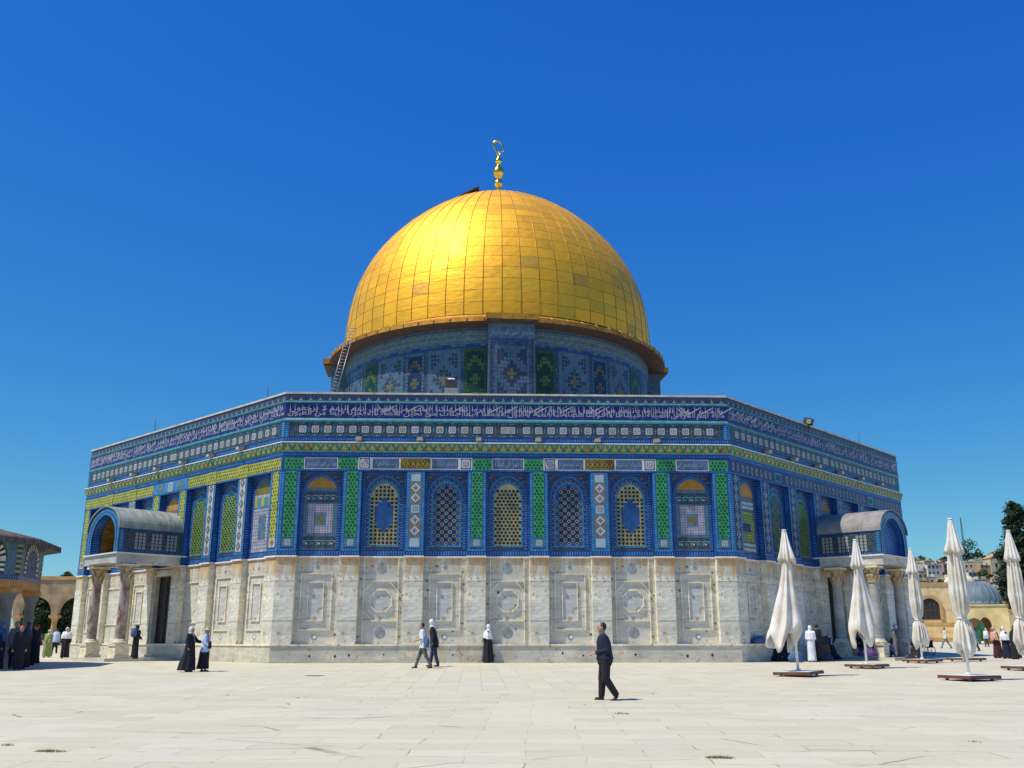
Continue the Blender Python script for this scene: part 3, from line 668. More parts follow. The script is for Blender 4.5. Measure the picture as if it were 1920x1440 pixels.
for fi in (1, 2):
    ph = PH[fi]; mb = MB(); lf = fi == 1; DO = 3.3; HW = 1.75
    for s_ in (-1, 1):
        a, b = sorted((s_*HW, s_*(HW-.55))); mb.fb(a, b, 4.56, 5.0, RD, DO, MARBEAM, 'b'); a, b = sorted((s_*(HW+.08), s_*(HW-.6))); mb.fb(a, b, 5.0, 5.07, RD, DO+.08, WHITE, 'b')
    mb.fb(-HW+.545, HW-.545, 4.60, 4.995, DO-.55, DO-.003, MARBEAM, ''); mb.fb(-HW+.6, HW-.6, 5.0, 5.07, DO-.6, DO+.08, WHITE, 'lr')
    mb.fb(-HW+.55, HW-.55, 4.9, 5.0, RD, DO-.55, MARBEAM, 'lr')
    P = mb.build('portico', B, rz=ph)
    mb = MB(); mb.fb(-2.15, 2.15, -.2, .14, RD, DO+.25, MARL, 'b'); mb.build('step', P)
    for (u, d) in ((-1.56, 2.62), (1.56, 2.62), (-1.5, .7), (1.5, .7)):
        if lf and d < 1: continue
        column(P, u, d, lf, ph)
    # side walls of tile
    for s_ in (-1, 1):
        mb = MB(); x0, x1 = sorted((s_*(HW-.02), s_*(HW-.30))); mb.fb(x0, x1, 5.07, 6.32, RD, DO-.02, T['gray2'], 'b')
        xo = s_*(HW-.015)
        def sq(d0, d1, z0, z1, off, m, uvs=None):
            x = xo+s_*off; p = [(x, -(A0+d0), z0), (x, -(A0+d1), z0), (x, -(A0+d1), z1), (x, -(A0+d0), z1)]; uv = uvs or [(d0, z0), (d1, z0), (d1, z1), (d0, z1)]
            if s_ > 0: p = p[::-1]; uv = uv[::-1]
            mb.face(p, m, uv)
        sq(.0, DO-.03, 5.10, 6.30, .003, MOSB); hz = lambda a, b: [(-.5, a), (-.5, b), (.5, b), (.5, a)]
        sq(0, DO-.03, 6.16, 6.30, .008, DASH, hz(0, DO)); sq(0, DO-.03, 5.09, 5.20, .008, DASH, hz(0, DO)); sq(DO-.26, DO-.03, 5.2, 6.16, .009, DASHL, [(-.5, 5.2), (.5, 5.2), (.5, 6.16), (-.5, 6.16)])
        for c in ((.55, 1.35, 2.2) if lf else (.5, 1.35, 2.3)):
            w = .30; n = 3
            for i in range(n):
                for j in range(5):
                    dd = c-w+(i+.5)*2*w/n; z = 5.32+j*.165
                    for k in range(8):
                        a, b = k*pi/4, (k+1)*pi/4; r1, r2 = .070, .034; x = xo+s_*.012
                        p = [(x, -(A0+dd+r*cos(t)), z+r*sin(t)) for r, t in ((r1, a), (r1, b), (r2, b), (r2, a))]
                        mb.face(p if s_ > 0 else p[::-1], T['white'] if (c > 1 or not lf) else T['greyw'])
        mb.build('side_panel', P)
    mb = MB(); o1 = arch(HW-.02, 5.07, 6.1, 1.24, 12); o2 = arch(1.28, 5.07, 5.75, 1.22, 12)
    mb.ring2(o1, o2, DO-.02, T['cobalt']); o3 = arch(HW-.25, 5.07, 6.0, 1.14, 12); mb.ring2(arch(HW-.06, 5.07, 6.08, 1.22, 12), o3, DO-.012, DASHL); mb.ring2(arch(1.44, 5.07, 5.85, 1.28, 12), arch(1.30, 5.07, 5.76, 1.23, 12), DO-.012, DASHL)
    mb.reveal(o2, DO-.5, DO-.02, DASH); mb.ring2(o1, o2, DO-.5, T['cobalt'])
    if not lf: mb.ring2(arch(HW-.3, 5.07, 6.0, 1.10, 12), arch(1.46, 5.07, 5.87, 1.30, 12), DO-.012, T['tan'])
    mb.build('portico_arch', P)
    if not lf:
        mb = MB(); mb.poly(arch(1.28, 5.07, 5.75, 1.22, 12)[::-1], DO-.35, T['cobalt']); 
        for j in range(14): mb.q(-1.2+max(0, j-7)*.08, 1.2-max(0, j-7)*.08, 5.12+j*.125, 5.16+j*.125, DO-.345, T['lblue'])
        mb.build('lunette', P)
    mb = MB(); mb.reveal(arch(1.29, 5.07, 5.75, 1.22, 12), RD+.02, DO-.5, GOLDV); mb.poly(arch(1.30, 5.07, 5.75, 1.22, 12)[::-1], RD+.04, GOLDV); mb.build('vault', P)
    mb = MB(); oo = arch(HW+.04, 6.24, 6.26, 1.16, 12); ii = [(a*.97, b-.05) for a, b in oo]
    mb.reveal([(a, b) for a, b in oo][::-1], RD, DO+.05, VERD if lf else BRNZ); mb.ring2(oo, ii, DO+.05, VERD if lf else BRNZ)
    n0 = 0
    for dd in (1.15, 1.3, 2.3): mb.reveal([(a*1.012, b+.012) for a, b in oo][::-1], dd, dd+.035, ROOFM)
    mb.build('barrel_roof', P)
    mb = MB()   # doorway
    for s_ in (-1, 1):
        a, b = sorted((s_*.95, s_*1.0)); x = s_*.95
        p = [(x, -(A0+RD), .1), (x, -(A0-.42), .1), (x, -(A0-.42), 4.15), (x, -(A0+RD), 4.15)]; mb.face(p if s_ < 0 else p[::-1], MARL)
        a, b = sorted((s_*.95, s_*1.28)); mb.fb(a, b, .14, 4.15, RD, RD+.12, MARBEAM, 'b')
    mb.fb(-1.28, 1.28, 4.15, 4.45, RD, RD+.14, MARBEAM, 'b'); mb.face([(-.95, -(A0+RD), 4.15), (.95, -(A0+RD), 4.15), (.95, -(A0-.42), 4.15), (-.95, -(A0-.42), 4.15)][::-1], MARL)
    mb.face([(-.95, -(A0+RD), .13), (.95, -(A0+RD), .13), (.95, -(A0-.42), .13), (-.95, -(A0-.42), .13)], MARL)
    D_ = mb.build('doorway', P)
    mb = MB(); mb.fb(-.95, .95, .13, 4.15, -.50, -.41, DOORM)
    for j in range(6):
        for s_ in (-1, 1): a, b = sorted((s_*.12, s_*.82)); mb.fb(a, b, .3+j*.62, .78+j*.62, -.41, -.385, DOORM, 'b')
    if lf: mb.fb(-.02, .02, .13, 4.15, -.41, -.39, BLACKI)
    mb.build('door', P)
# ---- floodlights on the cornice ----
FLM = simple('grey_fitting', (.30, .30, .26), .5, .2); FLG = simple('lamp_glass', (.55, .52, .42), .2, .1); FLD = simple('dark_fitting', (.05, .05, .055), .5, .2)
def flood():
    mb = MB(); mb.box(-.14, .14, -.42, -.12, 9.80, 9.97, FLM); mb.tube([(0, -.1, 9.78), (0, -.25, 9.83)], .03, FLM, 6); mb.face([(-.11, -.425, 9.82), (.11, -.425, 9.82), (.11, -.425, 9.95), (-.11, -.425, 9.95)], FLG); mb.box(-.16, .16, -.45, -.1, 9.97, 9.985, FLD)
    v = [(x, y-A0+.08, z) for x, y, z in mb.v]; mb.v = v; return mb.me('floodlight')
fl = flood()
for ph in PH:
    for u in (-6.85, -4.05, -1.35, 1.4, 4.15, 6.9): o = link('floodlight', fl, B, rz=ph); o.location = (u*cos(ph), u*sin(ph), 0)
# ---- drum ----
TH0 = rad(3.2)
def cyl(th, z, d=0, r=11.15): return ((r+d)*sin(th), -(r+d)*cos(th), z)
def cpatch(mb, a0, a1, z0, z1, d, m, st=rad(2.5)):
    n = max(1, int(abs(a1-a0)/st)); 
    for i in range(n):
        b0 = a0+(a1-a0)*i/n; b1 = a0+(a1-a0)*(i+1)/n
        mb.face([cyl(b0, z0, d), cyl(b1, z0, d), cyl(b1, z1, d), cyl(b0, z1, d)], m, [(b0*11.15, z0), (b1*11.15, z0), (b1*11.15, z1), (b0*11.15, z1)])
mb = MB(); cpatch(mb, -pi, pi, 13.5, 20.15, 0, MOSDR)
for z0, z1, m in ((18.72, 18.80, 'cobalt'), (18.98, 19.03, 'lblue'), (19.86, 19.92, 'cobalt')): cpatch(mb, -pi, pi, z0, z1, .008, T[m])
for i in range(110):
    a = -pi+2*pi*i/110; cpatch(mb, a, a+.028, 18.82, 18.96, .01, (T['olive'], T['navy'], T['gray'])[i % 3])
cpatch(mb, -pi, pi, 19.92, 20.12, .006, T['gray2']); cpatch(mb, -pi, pi, 19.05, 19.86, .005, T['drumband'] if 'drumband' in T else T['gray'])
DR = mb.build('drum', B)
mb = MB()
for k in range(4):
    for j, tm in enumerate((TM[k], TM[(k+1) % 4])):
        a0 = TH0+k*pi/2+rad(8); a1 = TH0+(k+1)*pi/2-rad(8)
        put(mb, tm, a0, a1, 19.12+.34*j, 19.48+.34*j, 0, T['script2'], fn=lambda a, z: cyl(a, z, .014))
mb.build('lettering', DR)
CELLS = {
 'w': ['gggggggg', 'gddddddg', 'gddyydDg', 'gdyyyydg', 'gyyddyyg', 'gyddddyg', 'gdddddDg', 'gddyyddg', 'gdyyyydg', 'gddyyddg', 'gddddddg', 'ggdddDgg', 'gggyyggg', 'ggyyyygg', 'gggggggg'],
 'm': ['mmmmmmmmmmm', 'mddmmmmmddm', 'mdddmmmdddm', 'mddmmmmmddm', 'mdmmmdmmmdm', 'mmmmdddmmmm', 'mmmddoddmmm', 'mmddooodddm', 'mmmddoddmmm', 'mmmmdddmmmm', 'mdmmmdmmmdm', 'mddmmmmmddm', 'mdddmmmdddm', 'mmmmmmmmmmm']}
T['drumgreen'] = tile('drum_green_tile', (.04, .085, .02)); T['drumband'] = tile('drum_band_tile', (.045, .06, .11)); T['dkbr'] = tile('drum_dark_tile', (.03, .03, .06)); T['pb'] = tile('pale_blue_tile', (.075, .10, .17)); T['ygreen'] = tile('yellow_green_tile', (.14, .15, .02))
def cellpanel(k, a0, a1, z0, z1, pal):
    rows = CELLS[k]; mb = MB(); cpatch(mb, a0, a1, z0, z1, .02, pal['base']); nr, nc = len(rows), len(rows[0]); R3 = random.Random(5)
    for j, rw in enumerate(rows):
        for i, ch in enumerate(rw):
            m = pal.get(ch)
            if not m: continue
            b0 = a0+(a1-a0)*i/nc; b1 = a0+(a1-a0)*(i+1)/nc; c0 = z1-(z1-z0)*(j+1)/nr; c1 = z1-(z1-z0)*j/nr
            e = (b1-b0)*.10; f = (c1-c0)*.10; cpatch(mb, b0+e, b1-e, c0+f, c1-f, .026, m, 1)
            if ch in 'ym': cpatch(mb, b0+e*3.4, b1-e*3.4, c0+f*3.4, c1-f*3.4, .03, pal['dot'], 1)
    return mb
GP = dict(base=tile('deep_green_drum_tile', (.008, .04, .022)), g=T['drumgreen'], y=T['ygreen'], dot=T['dgreen']); YP = dict(base=tile('deep_navy_drum_tile', (.008, .02, .07)), g=T['gray2'], y=T['olive'], dot=T['navy'], d=None); MP = dict(base=T['gray2'], m=T['pb'], d=T['dkbr'], o=T['olive'], dot=T['gray2'])
for k in (-1, 0, 1):
    for j, (c, w) in enumerate(((11.3, 3.7), (32.3, 3.5), (53, 3.6), (74, 3.6))):
        for s_ in ((-1, 1) if k == 0 else ((1,) if k < 0 else (-1,))): pass
    for (c, w, t) in ((11.3, 3.6, 0), (21.8, 5.7, 2), (32.3, 3.5, 1), (42.6, 5.7, 2), (53, 3.6, 0), (63.5, 5.5, 2), (74, 3.6, 1)):
        for s_ in (-1, 1):
            if (k == 1 and s_ > 0) or (k == -1 and s_ < 0): continue
            if k: continue
            a = TH0+s_*rad(c); pal = (GP, YP, MP)[t]; cellpanel('wwm'[t], a-rad(w), a+rad(w), 15.1, 18.66, pal).build('window_panel' if t < 2 else 'mosaic_panel', DR)
# buttresses
for k in range(4):
    mb = MB(); bw = 1.45; r0, r1 = 10.8, 12.02
    mb.box(-bw, bw, -r1, -r0, 13.5, 20.3, T['pb'], 'b'); mb.face([(-bw+.12, -r1-.004, 15.0), (bw-.12, -r1-.004, 15.0), (bw-.12, -r1-.004, 18.9), (-bw+.12, -r1-.004, 18.9)], MOSDR)
    rows = CELLS['m']; nr, nc = len(rows), 11
    for j, rw in enumerate(rows):
        for i, ch in enumerate(rw):
            m = {'m': T['pb'], 'd': T['cobalt2'] if 'cobalt2' in T else T['dkbr'], 'o': T['olive']}[ch]; cw = 2.2/nc; x = -1.1+i*cw; z = 18.55-(j+1)*.24
            mb.face([(x+.02, -r1-.01, z+.02), (x+cw-.02, -r1-.01, z+.02), (x+cw-.02, -r1-.01, z+.22), (x+.02, -r1-.01, z+.22)], m)
            if ch == 'm': mb.face([(x+.07, -r1-.016, z+.08), (x+cw-.07, -r1-.016, z+.08), (x+cw-.07, -r1-.016, z+.16), (x+.07, -r1-.016, z+.16)], T['gray2'])
    for s_ in (-1, 1):
        for j in range(24): x = s_*(bw-.15); z = 15.0+j*.16; mb.face([(x-.07, -r1-.012, z), (x+.07, -r1-.012, z), (x+.07, -r1-.012, z+.09), (x-.07, -r1-.012, z+.09)], T['dkbr'])
    mb.face([(-bw, -r1-.006, 18.92), (bw, -r1-.006, 18.92), (bw, -r1-.006, 19.0), (-bw, -r1-.006, 19.0)], T['cobalt'])
    put(mb, TMW[k], -bw+.1, bw-.1, 19.15, 19.8, r1+.012-A0, T['script2'])
    mb.build('buttress', DR, rz=TH0+k*pi/2)
# ---- eave ----
GOLD = NT('gilded_copper_panels', .46, .66); u = GOLD.uv(); x = GOLD.xyz(u)
fx, fy = GOLD.math('FRACT', x[0]), GOLD.math('FRACT', x[1]); cb = GOLD.n.new('ShaderNodeCombineXYZ'); GOLD.l.new(GOLD.math('FLOOR', x[0]), cb.inputs[0]); GOLD.l.new(GOLD.math('FLOOR', x[1]), cb.inputs[1])
wn = GOLD.new('ShaderNodeTexWhiteNoise'); GOLD.l.new(cb.outputs[0], wn.inputs[0]); wc3 = GOLD.n.new('ShaderNodeSeparateColor'); GOLD.l.new(wn.outputs['Color'], wc3.inputs[0])
nz = GOLD.noise(GOLD.obj(), .55, 5, .6); nz2 = GOLD.noise(GOLD.vmul(GOLD.obj(), (1, 1, 2)), 1.7, 4)
gc = GOLD.mix(GOLD.math('MULTIPLY', wc3.outputs[0], .4), (1.0, .53, .035), (.90, .40, .02)); gc = GOLD.mix(GOLD.mapr(wc3.outputs[1], .955, .99, 0, .6), gc, (.42, .23, .08))
gc = GOLD.mix(GOLD.mapr(nz2, .55, .75, 0, .25), gc, (.62, .25, .02))
edge = GOLD.math('MAXIMUM', GOLD.math('LESS_THAN', fy, .045), GOLD.math('LESS_THAN', GOLD.math('ABSOLUTE', GOLD.math('SUBTRACT', fx, .5)), -1)); gc = GOLD.mix(GOLD.math('MULTIPLY', edge, .75), gc, (.22, .09, .02)); GOLD.col(gc)
GOLD.set(GOLD.b.inputs['Roughness'], GOLD.mapr(GOLD.math('ADD', GOLD.math('MULTIPLY', wc3.outputs[2], .5), nz), .3, 1.0, .44, .60))
hgt = GOLD.math('ADD', GOLD.math('MULTIPLY', fx, GOLD.math('SUBTRACT', wc3.outputs[1], .5)), GOLD.math('MULTIPLY', fy, GOLD.math('SUBTRACT', wc3.outputs[2], .5)))
GOLD.bump(GOLD.math('ADD', GOLD.math('MULTIPLY', hgt, .9), GOLD.math('MULTIPLY', GOLD.math('ADD', nz2, nz), .55)), .55, .085); GOLD = GOLD.mat
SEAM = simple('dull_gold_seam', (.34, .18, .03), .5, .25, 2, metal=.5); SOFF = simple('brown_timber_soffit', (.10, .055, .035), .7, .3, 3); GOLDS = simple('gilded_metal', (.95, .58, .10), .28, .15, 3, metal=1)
GOLDE = simple('dull_gilded_eave', (.55, .25, .03), .5, .3, 2, metal=.6)
mb = MB(); n = 132
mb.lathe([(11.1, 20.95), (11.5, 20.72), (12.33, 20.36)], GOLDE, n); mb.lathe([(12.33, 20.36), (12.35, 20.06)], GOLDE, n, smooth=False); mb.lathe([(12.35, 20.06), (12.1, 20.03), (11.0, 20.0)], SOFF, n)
for i in range(72):
    a = 2*pi*i/72; c_, s_ = cos(a), sin(a)
    mb.tube([(12.37*c_, 12.37*s_, 20.05), (12.37*c_, 12.37*s_, 20.37)], .025, SEAM, 4); mb.tube([(12.2*c_, 12.2*s_, 20.38), (12.2*c_, 12.2*s_, 20.46)], [.07, .03], WHITE, 6)
for k in range(4):
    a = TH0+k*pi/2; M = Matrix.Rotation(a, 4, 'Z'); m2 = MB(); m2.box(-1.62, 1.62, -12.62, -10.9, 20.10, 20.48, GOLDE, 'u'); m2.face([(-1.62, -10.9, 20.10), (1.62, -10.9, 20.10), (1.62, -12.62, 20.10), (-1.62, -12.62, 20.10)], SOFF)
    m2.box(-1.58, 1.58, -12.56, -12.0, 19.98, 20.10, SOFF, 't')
    for i in range(5): m2.box(-1.62+i*.81-.012, -1.62+i*.81+.012, -12.63, -12.60, 20.1, 20.48, SEAM)
    m2.v = [tuple(M @ Vector(v)) for v in m2.v]; b0 = len(mb.v); mb.v += m2.v; mb.uv += m2.uv
    for f, mi_, s2 in zip(m2.f, m2.m, m2.sm): mb.f.append(tuple(b0+j for j in f)); mb.m.append(mb.mi(m2.mats[mi_])); mb.sm.append(s2)
mb.build('eave', B)
# ---- dome ----
Z0 = 21.5
def prad(t): s_ = sin(t)**2; return 11.304+1.836*s_-3.477*s_*s_+3.005*s_**3
ts = [rad(-3.2)+(rad(89.2)+rad(3.2))*i/400 for i in range(401)]; pf = [(prad(t)*cos(t), Z0+prad(t)*sin(t)) for t in ts]
L = [0]
for p, q_ in zip(pf, pf[1:]): L.append(L[-1]+math.dist(p, q_))
NR = 23; NC = 58; prof = []; jj = 0
for i in range(NR*2+1):
    t = L[-1]*i/(NR*2)
    while jj < 399 and L[jj+1] < t: jj += 1
    f = (t-L[jj])/(L[jj+1]-L[jj]); prof.append((pf[jj][0]*(1-f)+pf[jj+1][0]*f, pf[jj][1]*(1-f)+pf[jj+1][1]*f))
mb = MB(); vs = []; uv = []; n = NC*3
for j, (r, z) in enumerate(prof):
    for i in range(n+1): a = 2*pi*i/n-pi/2; vs.append((r*cos(a), r*sin(a), z)); uv.append((i/3, j/2))
mb.mesh(vs, [(j*(n+1)+i, j*(n+1)+i+1, (j+1)*(n+1)+i+1, (j+1)*(n+1)+i) for j in range(len(prof)-1) for i in range(n)], GOLD, uv, True)
DM = mb.build('dome', B, loc=(.06, 0, 0))
mb = MB()
for c in range(NC):
    a = 2*pi*c/NC-pi/2; mb.tube([((r+.006)*cos(a), (r+.006)*sin(a), z) for r, z in prof if r > .25], .024, SEAM, 4, False)
mb.build('seam', DM)
mb = MB(); mb.lathe([(.55, 34.05), (.5, 34.22), (.18, 34.34), (.13, 34.5), (.13, 35.2), (.20, 35.30), (.12, 35.36), (.2, 35.42), (.33, 35.62), (.35, 35.72), (.28, 35.9), (.13, 36.05), (.12, 36.14), (.24, 36.25), (.42, 36.55), (.45, 36.72), (.40, 36.86), (.20, 37.2), (.09, 37.36), (.1, 37.42), (.24, 37.56), (.28, 37.68), (.22, 37.84), (.10, 37.98), (.07, 38.1), (.05, 38.3)], GOLDS, 20)
mb.lathe([(.462, 36.72), (.455, 36.78)], SEAM, 20)
mb.tube([(.0, 0, 38.1), (-.10, 0, 38.45), (-.30, 0, 38.85), (-.42, 0, 39.12), (-.38, 0, 39.34), (-.2, 0, 39.46), (.03, 0, 39.43), (.24, 0, 39.24), (.37, 0, 38.95), (.40, 0, 38.68), (.33, 0, 38.46)], [.075, .07, .075, .085, .085, .08, .075, .07, .065, .06, .03], GOLDS, 8)
mb.tube([(.0, 0, 38.1), (.1, 0, 38.3), (.33, 0, 38.46)], .05, GOLDS, 8); mb.tube([(-.09, 0, 38.43), (.33, 0, 38.47)], .05, GOLDS, 6)
mb.build('finial', DM)
mb = MB(); p = atY(862, 369, 21.8)-Vector((0, A0, 0)); q_ = atY(897, 352.5, 21.8)-Vector((0, A0, 0))
mb.face([p+Vector((0, -.3, -.05)), q_+Vector((0, -.3, -.03)), q_+Vector((0, .4, -.03)), p+Vector((0, .4, -.05))][::-1], SOFF); mb.face([p+Vector((0, -.3, .05)), q_+Vector((0, -.3, .05)), q_+Vector((0, .4, .05)), p+Vector((0, .4, .05))], SOFF)
mb.face([p+Vector((0, -.3, -.05)), q_+Vector((0, -.3, -.03)), q_+Vector((0, -.3, .05)), p+Vector((0, -.3, .05))], SOFF); mb.tube([q_+Vector((-.1, 0, 0)), q_+Vector((-.1, 0, -.45))], .03, SOFF, 5)
mb.face([q_+Vector((0, -.3, -.03)), q_+Vector((0, .4, -.03)), q_+Vector((0, .4, .05)), q_+Vector((0, -.3, .05))], SOFF)
mb.build('open_hatch', DM)
# lightning rods
ROD = simple('thin_metal_rod', (.06, .06, .07), .5)
for (x, y, y2, Y) in ((502, 737, 718, 2.5), (291, 800, 782, 9), (1610, 830, 812, 10)):
    a, b = atY(x, y+8, Y), atY(x+.7, y2, Y); mb = MB(); mb.tube([a-Vector((0, A0, .3)), b-Vector((0, A0, 0))], .018, ROD, 5); mb.build('lightning_rod', B)
# things on the roof
a = atY(846, 735, 4.5); mb = MB(); mb.box(-.34, .34, -.3, .3, -.6, .14, FLM); mb.box(-.30, .30, -.26, .26, .14, .62, FLD); mb.lathe([(.28, .62), (.2, .70), (0, .72)], WHITE, 12)
tag(mb.build('vent_box', loc=a), 'small dark vent box with a white cap on the roof edge before the drum', 'vent')
a = atY(1516, 795, 5.8); t = empty('floodlight_pair', a, pi/4); tag(t, 'pair of black floodlights standing on the roof edge of the right wall', 'floodlight')
for s_ in (-1, 1):
    mb = MB(); mb.box(-.17, .17, -.12, .12, .0, .30, FLD); mb.face([(-.14, -.125, .03), (.14, -.125, .03), (.14, -.125, .27), (-.14, -.125, .27)], FLG); o = mb.build('lamp_head', t, loc=(s_*.2, 0, .0)); o.rotation_euler = (rad(25), 0, s_*.5)
mb = MB(); mb.tube([(0, 0, -.5), (0, 0, .02)], .03, FLD, 6); mb.box(-.3, .3, -.03, .03, -.04, .0, FLD); mb.build('bracket', t)
a, b = atY(623, 745, 12.5), atY(660, 613, 15.2); mb = MB(); x = Vector((.30, 0, .0)); LM = simple('galvanised_ladder', (.25, .27, .28), .4, .2, metal=.6)
ax = (b-a); sd = ax.cross(Vector((0, 1, .2))).normalized()*.19
for s_ in (-1, 1): mb.tube([a+sd*s_-ax*.05, b+sd*s_], .032, LM, 6)
for i in range(22): p = a+ax*(i+.5)/22; mb.tube([p-sd, p+sd], .02, LM, 5)
tag(mb.build('ladder'), 'long metal ladder leaning from the roof up to the left edge of the golden dome', 'ladder')
# ================================================================ light and sky
SE = rad(61); SX, SY = -cos(rad(21)), -sin(rad(21))
sd = bpy.data.lights.new('sun', 'SUN'); sd.energy = 5.0; sd.angle = rad(.53); sd.color = (1, .925, .79)
so = bpy.data.objects.new('sun', sd); C.objects.link(so); so.rotation_euler = Vector((SX*cos(SE), SY*cos(SE), sin(SE))).to_track_quat('Z', 'Y').to_euler()
w = bpy.data.worlds.new('World'); SC.world = w; w.use_nodes = True; wt = w.node_tree; bg = wt.nodes['Background']
sk = wt.nodes.new('ShaderNodeTexSky'); sk.sky_type = 'NISHITA'; sk.sun_disc = False; sk.sun_elevation = SE; sk.sun_rotation = math.atan2(SX, SY) % (2*pi)
sk.air_density = 1.25; sk.dust_density = .25; sk.ozone_density = 4.0; sk.altitude = 750
hs = wt.nodes.new('ShaderNodeHueSaturation'); hs.inputs['Saturation'].default_value = 1.32; hs.inputs['Value'].default_value = 1.0
wt.links.new(sk.outputs[0], hs.inputs['Color']); sep = wt.nodes.new('ShaderNodeSeparateColor'); cmb = wt.nodes.new('ShaderNodeCombineColor'); wt.links.new(hs.outputs[0], sep.inputs[0])
def wm(op, a, b):
    n = wt.nodes.new('ShaderNodeMath'); n.operation = op; wt.links.new(a, n.inputs[0]); n.inputs[1].default_value = b; return n.outputs[0]
wt.links.new(wm('MULTIPLY', sep.outputs[0], .5), cmb.inputs[0]); wt.links.new(wm('POWER', sep.outputs[1], .91), cmb.inputs[1]); wt.links.new(wm('MULTIPLY', wm('POWER', sep.outputs[2], .35), 3.5), cmb.inputs[2]); wt.links.new(cmb.outputs[0], bg.inputs[0]); bg.inputs[1].default_value = .105
SC.view_settings.view_transform = 'Standard'; SC.view_settings.look = 'None'; SC.view_settings.exposure = 0.0; SC.view_settings.gamma = 1
SC.cycles.max_bounces = 6; SC.cycles.diffuse_bounces = 3; SC.cycles.glossy_bounces = 3; SC.cycles.use_denoising = True
# ================================================================ ground
G = NT('pale_worn_limestone_paving', .75, 0, .25); p = G.pos(); xy = G.xyz(p)
dn = G.new('ShaderNodeTexNoise', Scale=.55, Detail=4); G.l.new(p, dn.inputs['Vector'])
off = G.n.new('ShaderNodeVectorMath'); off.operation = 'MULTIPLY_ADD'; G.l.new(dn.outputs['Color'], off.inputs[0]); off.inputs[1].default_value = (.26, .26, 0); G.l.new(p, off.inputs[2])
def bricks(vec, w, h, mort, rot=0):
    mp = G.n.new('ShaderNodeMapping'); G.l.new(vec, mp.inputs[0]); mp.inputs['Rotation'].default_value = (0, 0, rot)
    b = G.new('ShaderNodeTexBrick', Scale=1.0); b.inputs['Brick Width'].default_value = w; b.inputs['Row Height'].default_value = h; b.inputs['Mortar Size'].default_value = mort; b.inputs['Mortar Smooth'].default_value = .3
    b.inputs['Color1'].default_value = (0, 0, 0, 1); b.inputs['Color2'].default_value = (1, 1, 1, 1); b.inputs['Mortar'].default_value = (.5, .5, .5, 1); G.l.new(mp.outputs[0], b.inputs['Vector']); return b
b1 = bricks(p, 1.05, .62, .012, pi/2); b2 = bricks(off.outputs[0], 1.45, .62, .012, rad(4))
near = G.mapr(G.math('ADD', xy[1], G.math('MULTIPLY', G.noise(p, .15, 3), 5)), -16.5, -15.5, 1, 0)
tone = G.mix(near, b1.outputs['Color'], b2.outputs['Color']); mort = G.math('ADD', G.math('MULTIPLY', b1.outputs['Fac'], G.math('SUBTRACT', 1, near)), G.math('MULTIPLY', b2.outputs['Fac'], near))
n1 = G.noise(p, .35, 6, .6); n2 = G.noise(p, 2.6, 5, .65); n3 = G.noise(p, 14, 4, .6)
tv = G.n.new('ShaderNodeRGBToBW'); G.l.new(tone, tv.inputs[0])
c = G.mix(G.math('MULTIPLY_ADD', tv.outputs[0], .5, G.math('MULTIPLY', n1, .5)), (.47, .435, .315), (.61, .57, .43)); c = G.mix(G.mapr(n2, .45, .72, 0, .5), c, (.55, .49, .39)); c = G.mix(G.mapr(n1, .52, .68, 0, .35), c, (.50, .485, .43))
brk = G.mapr(G.noise(p, .8, 4, .6), .53, .60); br2 = G.mapr(n3, .38, .6, .3, 1)
c = G.mix(G.math('MULTIPLY', G.math('MULTIPLY', mort, G.math('MULTIPLY_ADD', brk, .80, .17)), br2), c, (.24, .19, .12))
vc = G.n.new('ShaderNodeTexVoronoi'); vc.feature = 'DISTANCE_TO_EDGE'; vc.inputs['Scale'].default_value = 1.0; G.l.new(G.vmul(off.outputs[0], (.42, 1.1, 1)), vc.inputs['Vector'])
crk = G.math('MULTIPLY', G.math('MULTIPLY', G.math('LESS_THAN', vc.outputs['Distance'], .010), G.mapr(G.noise(p, .6, 3), .52, .6)), near); c = G.mix(G.math('MULTIPLY', crk, .8), c, (.26, .19, .11))
pit = G.math('MULTIPLY', G.mapr(G.noise(G.vmul(p, (1, 1.6, 1)), 6, 3), .66, .72), G.math('MULTIPLY_ADD', near, .7, .1)); c = G.mix(G.math('MULTIPLY', pit, .5), c, (.36, .29, .20)); G.col(c)
G.bump(G.math('SUBTRACT', G.math('ADD', G.math('MULTIPLY', n2, .5), G.math('MULTIPLY', n3, .15)), G.math('MULTIPLY', G.math('ADD', mort, crk), .8)), .5, .03); PAVE = G.mat
mb = MB(); xs = [-1500, -300, -60, -20, 0, 20, 60, 300, 1500]; ys = [-120, -60, -43, -30, -15, -1, 15, 40, 95, 300, 1800]
vs = [(x, y, gz(y)) for y in ys for x in xs]; nx = len(xs); mb.mesh(vs, [(j*nx+i, j*nx+i+1, (j+1)*nx+i+1, (j+1)*nx+i) for j in range(len(ys)-1) for i in range(nx-1)], PAVE)
tag(mb.build('plaza_ground'), kind='structure')
